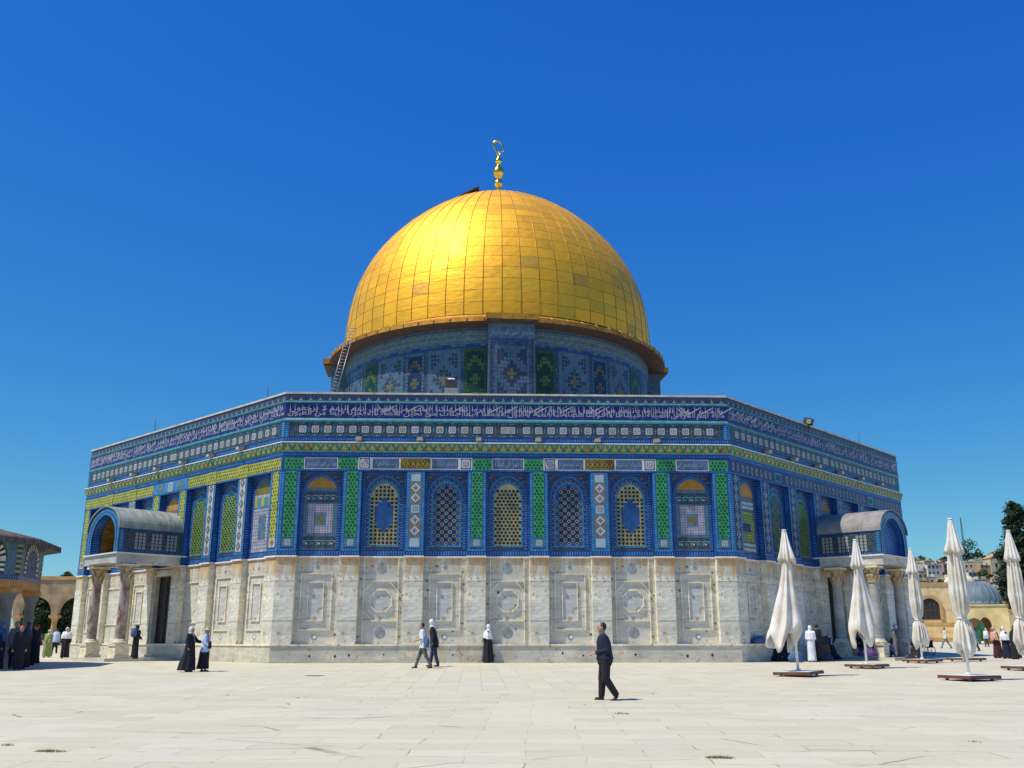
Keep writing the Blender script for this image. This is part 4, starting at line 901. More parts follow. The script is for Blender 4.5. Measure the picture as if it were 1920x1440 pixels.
# grass tufts in the joints
GR = simple('dry_grass', (.16, .15, .035), .8, .4, 8); mb = MB()
for (px, py, wpx, n) in ((95, 1409, 26, 260), (835, 1421, 5, 0), (1350, 1421, 24, 260), (1165, 1338, 13, 90), (15, 1397, 8, 60), (1830, 1391, 10, 30)):
    a, b = ground(px-wpx, py), ground(px+wpx, py+1)
    for i in range(n):
        f = R.random(); P = a*(1-f)+b*f+Vector((R.uniform(-.03, .03), R.gauss(0, .035), 0)); h = R.uniform(.015, .05)*(1-abs(f-.5)); l = Vector((R.uniform(-.04, .04), R.uniform(-.04, .04), 0)); w_ = .004
        mb.face([P+Vector((-w_, 0, -.005)), P+Vector((w_, 0, -.005)), P+l+Vector((0, 0, h))], GR)
tag(mb.build('dry_grass'), 'short dry grass and moss growing in the joints of the paving', 'grass', kind='stuff')
mb = MB(); P = ground(590, 1267); mb.lathe([(0, .006), (.30, .006), (.34, .0)], simple('iron_cover', (.11, .11, .10), .7), 24, tuple(P)); tag(mb.build('drain_cover'), 'small dark round drain cover set in the paving left of centre', 'drain cover')
# ================================================================ foliage
def leafmat(name, c): 
    t = NT(name, .6, 0, .25); f = t.noise(t.obj(), .9, 4); f2 = t.noise(t.obj(), 9, 2); t.col(t.mix(t.mapr(t.math('ADD', t.math('MULTIPLY', f, .6), t.math('MULTIPLY', f2, .4)), .35, .65), tuple(k*.55 for k in c), tuple(k*1.5 for k in c))); return t.mat
LF1 = leafmat('pine_needles', (.035, .075, .022)); LF2 = leafmat('olive_leaves', (.075, .10, .05)); LF3 = leafmat('cypress_leaves', (.022, .045, .018)); BARK = simple('bark', (.12, .085, .055), .9, .3, 4, bump=.4)
def leaves(clumps, n, size, mat, seed, flat=.75):
    r = random.Random(seed); mb = MB(); tot = sum(c[3]**2 for c in clumps); vs = []; fs = []
    for (cx, cy, cz, cr) in clumps:
        for i in range(int(n*cr*cr/tot)):
            d = Vector((r.gauss(0, 1), r.gauss(0, 1), r.gauss(0, 1))).normalized(); k = r.random()**.4*cr
            k *= .72+.5*noise.noise(Vector((cx+d.x*2.1, cy+d.y*2.1, cz+d.z*2.1))); P = Vector((cx, cy, cz))+Vector((d.x*k, d.y*k, d.z*k*flat))
            a = Vector((r.gauss(0, 1), r.gauss(0, 1), r.gauss(0, .6))).normalized(); b = a.orthogonal().normalized(); b = (b+a.cross(b)*r.uniform(-1, 1)).normalized(); s_ = size*r.uniform(.6, 1.4); q0 = len(vs)
            vs += [P-a*s_, P+b*s_*.45, P+a*s_, P-b*s_*.45]; fs.append((q0, q0+1, q0+2, q0+3))
    mb.mesh(vs, fs, mat); return mb
def tree(name, label, loc, h, rr, kind, n, group=None, seed=1, trunkh=.35, size=.22):
    r = random.Random(seed); t = empty(name, loc); tag(t, label, 'tree', group); cl = []; mb = MB(); th = h*trunkh
    mb.tube([(0, 0, -.2), (.05*h*.2, 0, th*.5), (0, .02*h, th), (.03*h, 0, h*.72)], [h*.028, h*.022, h*.018, h*.006], BARK, 8)
    K = (22 if h < 14 or kind != 'cone' else 60)
    for i in range(K):
        f = i/(K-1); z = th+(h-th)*f*.92; a = i*2.4
        if kind == 'round': k = rr*math.sqrt(max(.05, 1-(2*f-.9)**2))*r.uniform(.45, .85); cr = rr*r.uniform(.28, .45)
        elif kind == 'cyp': k = rr*.35*(1-f)*r.uniform(.3, 1); cr = rr*(1-f*.75)*.8
        else: k = rr*(1-f*.85)*r.uniform(.4, .95); cr = rr*(.42-.25*f)
        P = (k*cos(a), k*sin(a), z); cl.append((P[0], P[1], P[2], cr)); mb.tube([(0, 0, z*.75+th*.1), (P[0]*.5, P[1]*.5, z*.93), P], [h*.009, h*.006, h*.003], BARK, 5)
    mb.build('trunk', t); leaves(cl, n, size, {'round': LF1, 'cyp': LF3, 'olive': LF2, 'cone': LF3}.get(kind, LF1), seed).build('crown', t); return t
# ================================================================ left: tiled kiosk
def gxy(px, Y): P = atY(px, 1200, Y); return Vector((P.x, P.y, 0))
K1 = gxy(20, -4.5); side = 3.55; best = None
for i in range(1500):
    a = rad(i/10); Q = K1+Vector((cos(a), sin(a), 0))*side; d = Q-CAM; px = 960+F_PX*(d.dot(rt2))/(d.dot(fw))
    d2 = Vector((Q.x, Q.y, 3.1))-CAM; px = 960+F_PX*(d2.dot(rt2))/(d2.dot(fw))
    if best is None or abs(px-76) < best[0]: best = (abs(px-76), a, Q)
ka = best[1]; NK = 11; Rk = side/2/sin(pi/NK); mid = (K1+best[2])/2; KC = mid+Vector((-sin(ka), cos(ka), 0))*(Rk*cos(pi/NK))
print('kiosk angle', math.degrees(ka), K1, best[2], KC)
def kface(mb, k, u0, u1, z0, z1, d, m, d2=None): pass
t = empty('tiled_kiosk', (KC.x, KC.y, 0)); tag(t, 'blue tiled many-sided kiosk on stone columns with wide eaves at the left edge', 'kiosk')
apk = Rk*cos(pi/NK); KB = ka   # face 0 outward normal is (sin ka, -cos ka)
KM1 = mosaic('kiosk_tile_mosaic', [(.06, .12, .22), (.12, .18, .22), (.03, .08, .26), (.15, .13, .14)], 8, .6); KORG = simple('orange_brown_beam_stone', (.46, .24, .08), .8, .25, 2); KEAVE = simple('old_lead_eave', (.10, .085, .09), .7, .3, 3); KCOL = simple('grey_column_stone', (.17, .17, .165), .6, .3, 2)
BLKT = tile('black_stripe_tile', (.02, .03, .03), .1)
faces = {}
for k in range(NK):
    mb = MB(); h = side/2; y = -apk
    mb.box(-h, h, y, y+.35, 2.95, 3.25, KORG); mb.box(-h, h, y+.03, y+.35, 3.25, 4.82, KM1)
    def Q(u0, u1, z0, z1, e, m, uv=None): mb.face([(u0, y+.03-e, z0), (u1, y+.03-e, z0), (u1, y+.03-e, z1), (u0, y+.03-e, z1)], m, uv)
    Q(-h, h, 3.26, 3.42, .006, DASH, [(-.5, -h), (-.5, h), (.5, h), (.5, -h)]); Q(-h, h, 4.70, 4.81, .006, T['gray2'])
    for s_ in (-1, 1):
        for j in range(12): Q(min(s_*h, s_*(h-.22)), max(s_*h, s_*(h-.22)), 3.44+j*.1, 3.49+j*.1, .008, T['yellow2'] if j % 2 else BLKT)
    # striped arch
    W0 = 1.05
    def AP(t_, w, z0, hh): return (w*cos(t_), z0+hh*sin(t_)**.9)
    for i in range(22):
        a, b = pi*i/22, pi*(i+1)/22; P = [AP(a, W0, 4.0, .78), AP(b, W0, 4.0, .78), AP(b, W0-.26, 3.98, .55), AP(a, W0-.26, 3.98, .55)]
        mb.face([(p_[0], y+.03-.012, p_[1]) for p_ in P][::-1], (T['cream'], BLKT)[i % 2]); P2 = [AP(a, W0+.07, 4.0, .86), AP(b, W0+.07, 4.0, .86), P[1], P[0]]; mb.face([(p_[0], y+.03-.010, p_[1]) for p_ in P2][::-1], T['dgreen'])
    for s_ in (-1, 1):
        for j in range(6): a, b = sorted((s_*W0, s_*(W0-.26))); Q(a, b, 3.45+j*.093, 3.45+(j+1)*.093, .012, (BLKT, T['cream'])[j % 2])
    mb.face([(p_[0], y+.03-.008, p_[1]) for p_ in [(W0-.26, 3.44)]+[AP(pi*i/12, W0-.26, 3.98, .55) for i in range(13)]+[(-W0+.26, 3.44)]][::-1], T['navy'])
    if k in (NK-1, 0): pass
    mb.build('wall', t, rz=KB+2*pi*k/NK) if k in (0, 1, 2, NK-1, NK-2) or True else None
    cm = MB(); cm.box(-.33, .33, -.33, .33, -.05, .35, KCOL); cm.lathe([(.27, .35), (.28, .45), (.21, .5), (.19, 2.3), (.21, 2.35), (.20, 2.4), (.32, 2.75)], KCOL, 16); cm.box(-.34, .34, -.34, .34, 2.75, 2.95, KORG)
    a = KB+2*pi*k/NK-pi/2+pi/NK; o = cm.build('column', t, rz=a); rr_ = Rk-.32; o.location = (rr_*cos(a), rr_*sin(a), 0)
mb = MB(); n = NK; P0 = [(r_*cos(KB+2*pi*k/NK-pi/2+pi/NK), r_*sin(KB+2*pi*k/NK-pi/2+pi/NK), z) for (r_, z) in ((Rk-.3, 4.82), (Rk+.62, 4.62), (Rk+.62, 4.80), (Rk-.6, 5.12), (1.8, 6.2)) for k in range(NK)]
mb.mesh(P0, [(j*n+i, j*n+(i+1) % n, (j+1)*n+(i+1) % n, (j+1)*n+i) for j in range(4) for i in range(n)], KEAVE)
for k in range(NK*9):   # battens of the eave
    a = KB+2*pi*k/(NK*9); kk = (a-KB-pi*0+pi/NK) % (2*pi/NK)-pi/NK; rr_ = (apk+.62*cos(pi/NK))/cos(kk); a2 = a-pi/2
    mb.tube([(rr_*1.004*cos(a2), rr_*1.004*sin(a2), 4.62), (rr_*1.004*cos(a2), rr_*1.004*sin(a2), 4.81), ((rr_-1.1)*cos(a2), (rr_-1.1)*sin(a2), 5.10)], .03, KEAVE, 4)
mb.build('roof', t)
# ================================================================ left: arcade and trees
PLAS = simple('dark_honey_stone', (.36, .27, .16), .85, .3, 1.4, bump=.25); CAPS = simple('orange_stone_coping', (.50, .30, .13), .85, .25, 1)  # arcade walls in a darker tone of honey stone
AY = 46.0; 
def X(px, z, Y): return atY(px, 1199-(z-CAM.z)*F_PX/(Y-CAM.y), Y).x
gA = gz(AY); t = empty('stone_arcade', (0, AY, gA)); tag(t, 'free standing stone arcade with pointed arches and a slim column, behind the women at left', 'arcade')
ca = X(101.5, 2.5, AY); pitch = X(142+28+5, 3, AY)-ca; pitch = 3.35; wz = 4.85; topz = 6.15
mb = MB()
for k in range(-5, 4):
    x0 = ca+k*pitch; xm = x0+pitch/2; hw = pitch/2-.27; zsp = 2.75-gA*0
    P = [(xm-hw+0*i, zsp) for i in (0,)]+[(xm+hw*cos(pi-pi*i/14), zsp+(1.62)*(sin(pi*i/14)**.85)) for i in range(1, 14)]+[(xm+hw, zsp)]
    if k == -3: P = None
    if P:
        for i in range(len(P)-1):
            a, b = P[i], P[i+1]
            for yy, s_ in ((-.3, 1), (.3, -1)):
                f = [(a[0], yy, a[1]), (b[0], yy, b[1]), (b[0], yy, topz-.25), (a[0], yy, topz-.25)]; mb.face(f if s_ > 0 else f[::-1], PLAS)
            mb.face([(a[0], -.3, a[1]), (a[0], .3, a[1]), (b[0], .3, b[1]), (b[0], -.3, b[1])], PLAS)
        mb.box(x0-.27, x0+.27, -.3, .3, zsp, topz-.25, PLAS)
    else: mb.box(x0-.27, x0+pitch, -.3, .3, 0, topz-.25, PLAS)
mb.box(ca-5*pitch-.3, ca+4*pitch+.3, -.38, .38, topz-.25, topz-.12, CAPS); mb.box(ca-5*pitch-.3, ca+4*pitch+.3, -.30, .30, topz-.12, topz+.05, CAPS); mb.build('wall', t)
for k in (-5, -4, -2, -1, 0, 1, 2, 3):
    cm = MB(); cm.box(-.3, .3, -.3, .3, 0, .35, PLAS); cm.lathe([(.24, .35), (.23, 2.1), (.22, 2.2), (.36, 2.55)], CAPS, 14); cm.box(-.4, .4, -.4, .4, 2.55, 2.76, CAPS); cm.build('column', t, loc=(ca+k*pitch, 0, 0))
for i, (px, Y, h, rr_, kind, lab) in enumerate(((72, 60, 5.6, 2.6, 'round', 'bushy green tree seen through the left arch of the arcade'), (90, 74, 6.6, 2.9, 'round', 'dark tree filling the arch left of the slim column'), (128, 62, 6.3, 3.4, 'round', 'dense dark tree behind the right arch of the arcade'), (150, 68, 8.4, 2.2, 'cone', 'tall conifer rising above the arcade beside the shrine corner'), (108, 86, 9.0, 1.6, 'round', 'small treetop showing just above the middle of the arcade'), (62, 88, 5.5, 2.6, 'round', 'pale far tree at the left side of the left arch'), (118, 80, 6.5, 3.4, 'round', 'broad tree deep behind the slim arcade column'))):
    P = gxy(px, Y); tree('tree', lab, (P.x, Y, gz(Y)), h, rr_, kind, 2600, 'trees behind the arcade', 20+i, .22, .26)
# shrubs low behind the arcade
mb = leaves([(gxy(60+i*11, 56).x+R.uniform(-.5, .5), 56+R.uniform(-2, 2), gz(56)+.6, 1.0) for i in range(10)], 4200, .14, LF1, 77); tag(mb.build('shrubbery'), 'low dark shrubs massed behind the arcade', 'shrubs', kind='stuff')
# ================================================================ right: domed fountain house, long building
t = empty('domed_pavilion', (0, 0, 0)); tag(t, 'small square stone pavilion with a ribbed blue grey dome and arched openings', 'pavilion')
PY = 62.0; c0 = gxy(1847, PY); gp = gz(PY); hw = 2.35; t.location = (c0.x, PY, gp); t.rotation_euler.z = rad(-22)
OCH = simple('ochre_limestone', (.72, .57, .27), .85, .22, .8, bump=.3); RIBD = simple('blue_grey_lead_dome', (.11, .16, .20), .6, .2, 2.2); RIBL = simple('pale_dome_rib', (.19, .25, .28), .6); DARKW = simple('dark_window', (.03, .028, .03), .4); GRN = simple('green_painted_metal', (.035, .16, .06), .45, .3, 2); BRN = simple('rust_brown_niche', (.20, .085, .04), .8, .2)
mb = MB(); zt = 4.1; ow, oz = .62, 2.55
for k in range(4):
    m2 = MB(); y = -hw
    oa = [(x, z) for x, z in arch(ow, 0, oz-.75, .95, 8)]
    for xa, xb in ((-hw, -ow), (ow, hw)): m2.face([(xa, y, 0), (xb, y, 0), (xb, y, zt), (xa, y, zt)], OCH)
    for a, b in zip(oa[1:-1], oa[2:-1]): m2.face([(a[0], y, a[1]), (b[0], y, b[1]), (b[0], y, zt), (a[0], y, zt)], OCH)
    m2.face([(x, y+.45, z) for x, z in oa][::-1], BRN if k in (0, 1) else DARKW)
    for a, b in zip(oa, oa[1:]): m2.face([(a[0], y, a[1]), (a[0], y+.45, a[1]), (b[0], y+.45, b[1]), (b[0], y, b[1])], OCH)
    ob = arch(ow+.2, 0, oz-.75, 1.1, 8)
    for (a, b, c_, d_) in zip(ob, ob[1:], oa[1:], oa): m2.face([(a[0], y-.05, a[1]), (d_[0], y-.05, d_[1]), (c_[0], y-.05, c_[1]), (b[0], y-.05, b[1])], OCH)
    m2.box(-hw-.1, hw+.1, y-.1, y+.2, zt-.14, zt, OCH); M = Matrix.Rotation(k*pi/2, 4, 'Z'); b0 = len(mb.v); mb.v += [tuple(M @ Vector(v)) for v in m2.v]; mb.uv += m2.uv
    for f, mi_, s2 in zip(m2.f, m2.m, m2.sm): mb.f.append(tuple(b0+j for j in f)); mb.m.append(mb.mi(m2.mats[mi_])); mb.sm.append(s2)
mb.face([(-hw, -hw, zt), (hw, -hw, zt), (hw, hw, zt), (-hw, hw, zt)], OCH); mb.build('wall', t)
mb = MB(); mb.lathe([(2.2, zt), (2.22, zt+.12), (2.16, zt+.2)]+[(2.14*cos(rad(a)), zt+.2+2.35*sin(rad(a))) for a in range(0, 90, 6)]+[(.02, zt+2.55)], RIBD, 40)
for k in range(20): a = 2*pi*k/20; mb.tube([((2.15*cos(rad(b)))*cos(a), (2.15*cos(rad(b)))*sin(a), zt+.2+2.36*sin(rad(b))) for b in range(0, 90, 8)], .045, RIBL, 4)
mb.tube([(0, 0, zt+2.5), (0, 0, zt+2.9)], .05, RIBL, 5); mb.build('dome', t)
gt = empty('green_fountain_gate', (gxy(1830, 58).x, 58, gz(58)), rad(-10)); tag(gt, 'green painted arched metal gate with a brown top panel before the small pavilion', 'gate')
mb = MB(); A_ = arch(1.0, .0, 1.7, .95, 8)
for (a, b) in zip(A_, A_[1:]): mb.face([(a[0], -.15, a[1]), (a[0], .15, a[1]), (b[0], .15, b[1]), (b[0], -.15, b[1])], GRN)
mb.face([(x, -.15, z) for x, z in A_][::-1], GRN); mb.face([(x, .15, z) for x, z in A_], GRN); mb.build('panel', gt)
mb = MB(); mb.lathe([(.36, .0), (.36, .06)], BRN, 16); mb.v = [(x, -.17-z, y+2.2) for x, y, z in mb.v]; mb.face([(.36*cos(2*pi*i/16), -.24, 2.2+.5*sin(2*pi*i/16)) for i in range(16)], BRN); mb.build('medallion', gt)
mb = MB(); 
for x in (-.55, 0, .55): mb.box(x-.03, x+.03, -.2, -.15, .1, 1.6, LF1 if False else BLKT)
for x in (-.7, -.1, .5): mb.lathe([(.0, .0), (.16, .05), (.18, .2), (.1, .3), (0, .33)], WHITE, 10, (x, -.5, .0))
mb.build('grille', gt)
LY = 78.0; xa, xb = gxy(1672, LY).x, gxy(1822, LY).x; gl = gz(LY); t = empty('long_stone_building', ((xa+xb)/2, LY, gl), rad(-14)); tag(t, 'long two storey honey stone building with arched windows right of the shrine', 'building')
L2 = (xb-xa)/2; HB = 7.3; mb = MB(); mb.box(-L2-8, L2+.4, 0, 9, 0, HB, STONE); mb.box(-L2-8.1, L2+.55, -.15, .0, HB-.28, HB, CAPS); mb.box(-L2-8.1, L2+.5, -.12, 0, 2.15, 2.35, CAPS); mb.box(-L2-8.1, L2+.5, -1.8, -.12, 0, 1.05, OCH)
mb.box(-L2-8.1, L2+.5, -2.6, -1.8, 0, .5, CAPS); mb.build('wall', t)
for j, px in enumerate((1703, 1745)):
    x = X(px, 4, LY)-(xa+xb)/2; m = MB(); A_ = arch(1.15, 2.7, 4.2, 1.15, 8); O_ = arch(1.5, 2.7, 4.25, 1.45, 8); m.face([(a, -.04, b) for a, b in A_][::-1], DARKW)
    for (a, b, c_, d_) in zip(O_, O_[1:], A_[1:], A_): m.face([(a[0], -.22, a[1]), (d_[0], -.22, d_[1]), (c_[0], -.22, c_[1]), (b[0], -.22, b[1])], CAPS)
    for a, b in zip(A_, A_[1:]): m.face([(a[0], -.22, a[1]), (a[0], -.03, a[1]), (b[0], -.03, b[1]), (b[0], -.22, b[1])], OCH)
    for k in range(3): m.box(-.6+k*.6-.03, -.6+k*.6+.03, -.08, -.04, 2.7, 4.9, BARK)
    m.box(-1.1, 1.1, -.08, -.04, 3.8, 3.87, BARK); m.build('window', t, loc=(x, 0, 0))
mb = MB(); mb.lathe([(1.9*cos(rad(a)), 1.25*sin(rad(a))) for a in range(0, 91, 10)], MARC, 28, (X(1806, 8, LY)-(xa+xb)/2, 3.5, HB)); mb.build('white_dome', t)
# low stone houses right of the pavilion
for i, (p0, p1, y0, y1, Y, lab) in enumerate(((1876, 1903, 1113, 1200, 74, 'small pale stone house with a little white dome right of the pavilion'), (1898, 1960, 1128, 1200, 70, 'cream stone block house at the right edge behind the umbrella'))):
    xa_, xb_ = gxy(p0, Y).x, gxy(p1, Y).x; H_ = atY(1880, y0+14, Y).z-gz(Y); t = empty('stone_house', ((xa_+xb_)/2, Y, gz(Y))); tag(t, lab, 'house'); w_ = (xb_-xa_)/2
    mb = MB(); mb.box(-w_, w_, 0, 5, 0, H_, STONE if i else WHITE); mb.box(-w_-.1, w_+.1, -.1, .0, H_-.2, H_, CAPS); mb.build('wall', t)
    mb = MB(); mb.box(-.4, .4, -.03, .0, .2, 1.9, DARKW); mb.build('door', t)
    if i == 0: mb = MB(); mb.lathe([(w_*.9*cos(rad(a)), .9*sin(rad(a))) for a in range(0, 91, 10)], MARC, 20, (0, 2, H_)); mb.build('dome', t)
# ================================================================ hillside
HY = 560.0
def hillz(x, y):
    f = max(0, min(1, (y-240)/330)); f = f*f*(3-2*f); fx = max(0, min(1, (x-35)/110)); fx = fx*fx*(3-2*fx)
    return .8+(43*f*(.30+.70*fx))*(1+.04*sin(x*.021))+2.0*noise.noise(Vector((x*.02, y*.02, 0)))*f
HM = NT('dry_hillside', .9); _p = HM.pos(); HM.col(HM.mix(HM.mapr(HM.noise(_p, .06, 5), .4, .6), (.22, .18, .11), (.10, .11, .05))); HM = HM.mat
mb = MB(); nx, ny = 60, 26; vs = [( -100+i*15.0, 235+j*26.0, hillz(-100+i*15.0, 235+j*26.0)-(3 if j == 0 else 0)) for j in range(ny) for i in range(nx)]
mb.mesh(vs, [(j*nx+i, j*nx+i+1, (j+1)*nx+i+1, (j+1)*nx+i) for j in range(ny-1) for i in range(nx-1)], HM, None, True); tag(mb.build('hill'), kind='structure')
WALLC = [simple('hill_house_%s' % n_, c_, .85, .12, .2) for n_, c_ in (('cream', (.55, .47, .34)), ('white', (.62, .60, .55)), ('tan', (.42, .33, .22)), ('rose', (.46, .28, .18)), ('grey', (.36, .34, .31)))]
RF = simple('red_tile_roof', (.36, .13, .06), .8, .2, .3)
r = random.Random(4); cols = ['cream', 'white', 'tan', 'reddish', 'grey']; hn = 0
side_w = ['near the foot of the hill', 'halfway up the hill', 'high on the hill', 'on the crest of the hill']
for row in range(7):
    Y = 330+row*36; px = 1700+r.uniform(-8, 8)
    while px < 1925:
        wpx = r.uniform(15, 30); ci = r.choice([0, 0, 1, 2, 3, 4, 0, 1]); c0 = gxy(px+wpx/2, Y+r.uniform(-8, 8)); z = hillz(c0.x, c0.y); W_ = wpx*(c0.y-CAM.y)/F_PX; hgt_ = r.uniform(3.2, 7.5); st = 2 if hgt_ > 5 else 1
        t = empty('hill_house', (c0.x, c0.y, z-1), r.uniform(-.3, .3)); hn += 1
        wh = side_w[min(3, row//2)]; pos = 'behind the leftmost stretch' if px < 1765 else ('above the pavilion dome' if px < 1850 else 'by the big conifer')
        tag(t, '%s %s storey flat roofed house %s %s' % (cols[ci], 'two' if st == 2 else 'single', wh, pos), 'house', 'houses on the far hillside')
        mb = MB(); mb.box(-W_/2, W_/2, -W_*.35, W_*.35, 0, hgt_+1, WALLC[ci]); mb.box(-W_/2-.15, W_/2+.15, -W_*.35-.15, -W_*.35, hgt_+.7, hgt_+1.05, WALLC[(ci+1) % 5]); mb.box(W_*.1, W_*.3, -1, 1.2, hgt_+1, hgt_+2.3, WALLC[(ci+2) % 5]); mb.build('wall', t)
        m = MB()
        for s_ in range(st):
            for i in range(max(2, int(W_/2.6))): x = -W_/2+1.1+i*2.4; m.box(x-.45, x+.45, -W_*.35-.04, -W_*.35-.01, 2+s_*3, 3.3+s_*3, DARKW)
        m.build('window', t)
        px += wpx*r.uniform(.75, 1.15)
P = gxy(1893, 470); z = hillz(P.x, P.y); t = empty('hill_house', (P.x, P.y, z)); tag(t, 'large yellow gabled house standing out on the crest beside the big conifer', 'house', 'houses on the far hillside')
mb = MB(); mb.box(-7, 7, -4, 4, 0, 9, WALLC[0]); mb.face([(-7.3, -4.1, 9), (7.3, -4.1, 9), (0, -4.1, 12.5)], WALLC[0]); mb.face([(-7.4, -4.3, 8.9), (0, -4.3, 12.8), (0, 4, 12.8), (-7.4, 4, 8.9)], CAPS); mb.face([(0, -4.3, 12.8), (7.4, -4.3, 8.9), (7.4, 4, 8.9), (0, 4, 12.8)], CAPS); mb.build('wall', t)
m = MB(); [m.box(x-.7, x+.7, -4.05, -4.01, 4, 6, DARKW) for x in (-4, 0, 4)]; m.build('window', t)
HTL = ['dark round tree on the hill crest just right of the shrine', 'low tree on the hill crest above the slim parasol', 'small crest tree left of the tallest parasol', 'tree on the hill crest half hidden by the tallest parasol', 'tall bushy tree on the crest right of the tallest parasol', 'tall tree touching the left side of the radio mast',
 'largest crest tree, directly right of the radio mast', 'spreading crest tree between the mast and the gabled house', 'crest tree beside the left end of the yellow gabled house', 'small tree in front of the yellow gabled house', 'slope tree among the leftmost hill houses', 'slope tree behind the slim parasol among the houses',
 'slope tree above the top of the blue grey dome', 'slope tree left of the blue grey dome', 'slope tree right of the blue grey dome']
for i in range(15):
    px = (1700, 1742, 1758, 1790, 1812, 1822, 1836, 1852, 1866, 1880, 1720, 1775, 1845, 1806, 1860)[i]; Y = 545 if i < 10 else 430+R.uniform(-40, 40); P = gxy(px, Y); h = (9, 10, 8, 9, 14, 16, 20, 12, 10, 11, 7, 7, 8, 9, 9)[i]
    tree('hill_tree', HTL[i], (P.x, Y, hillz(P.x, Y)-1), h, h*.5, 'round', 700, 'trees on the far hill', 50+i, .2, .8)
P = gxy(1829, 540); z = hillz(P.x, 540); mb = MB(); ht = (1199-975)/F_PX*(540-CAM.y)+CAM.z-z; ht = max(20, ht)
for k in range(3):
    a = 2*pi*k/3; mb.tube([(1.0*cos(a), 1.0*sin(a), -1), (.25*cos(a), .25*sin(a), ht)], .12, ROD, 4)
    for i in range(26):
        f, g = i/26, (i+1)/26; r1, r2 = 1.0-.75*f, 1.0-.75*g; a2 = a+2*pi/3; mb.tube([(r1*cos(a), r1*sin(a), ht*f), (r2*cos(a2), r2*sin(a2), ht*g)], .06, ROD, 3)
tag(mb.build('radio_mast', loc=(P.x, 540, z)), 'tall thin lattice radio mast standing on the far hilltop', 'radio mast')
P = gxy(1936, 76); tree('conifer_tree', 'very tall dark conifer at the right edge behind the umbrellas', (P.x, 76, gz(76)), 18.4, 5.2, 'cone', 60000, None, 9, .08, .17)
# ================================================================ closed parasols
CAN = NT('off_white_canvas', .85, 0, .2); _p = CAN.obj(); CAN.col(CAN.mix(CAN.mapr(CAN.noise(_p, 1.6, 5), .4, .68), (.72, .70, .66), (.52, .45, .34))); CAN.bump(CAN.noise(CAN.vmul(_p, (6, 6, 1.2)), 2.2, 4), .25, .03); CAN = CAN.mat
PWH = simple('white_painted_pole', (.70, .72, .74), .35, .05); WOODR = simple('red_brown_timber', (.13, .05, .03), .6, .3, 4); PTOP = simple('white_slab_top', (.66, .64, .60), .6, .1); GREYR = simple('dark_grey_band', (.10, .11, .13), .5)
def cloth(levels, seed, n=96, hem=None, folds=12, skew=0):
    """levels: (z, radius, fold depth). hem(a) -> drop of the lowest edge"""
    r = random.Random(seed); ph = [r.uniform(0, 6.28) for _ in range(6)]; mb = MB(); vs = []
    for j, (z, rr_, fd) in enumerate(levels):
        f = j/(len(levels)-1)
        for i in range(n):
            a = 2*pi*i/n
            k = 1+fd*(.55*sin(folds*a+ph[0]+.6*sin(3*a+ph[3]))+.35*sin((folds*.5+1)//1*a+ph[1]+f*1.3)+.4*sin(4*a+ph[2]))
            zz = z-(hem(a) if hem else 0)*f**2.2+.02*sin(7*a+ph[4])*fd*2
            k *= 1+.16*noise.noise(Vector((cos(a)*2.4+seed, sin(a)*2.4, z*2.2)))+.07*noise.noise(Vector((cos(a)*7+seed, sin(a)*7, z*5)))
            vs.append((rr_*k*cos(a)+skew*f**1.3, rr_*k*sin(a), zz))
    m = len(levels); fs = [(j*n+i, (j+1)*n+i, (j+1)*n+(i+1) % n, j*n+(i+1) % n) for j in range(m-1) for i in range(n)]
    b = len(vs); vs += [(x*.93, y*.93, z+.005) for x, y, z in vs]; fs += [(b+j*n+i, b+j*n+(i+1) % n, b+(j+1)*n+(i+1) % n, b+(j+1)*n+i) for j in range(m-1) for i in range(n)]
    fs += [((m-1)*n+i, b+(m-1)*n+i, b+(m-1)*n+(i+1) % n, (m-1)*n+(i+1) % n) for i in range(n)]
    mb.mesh(vs, fs, CAN, None, True); return mb
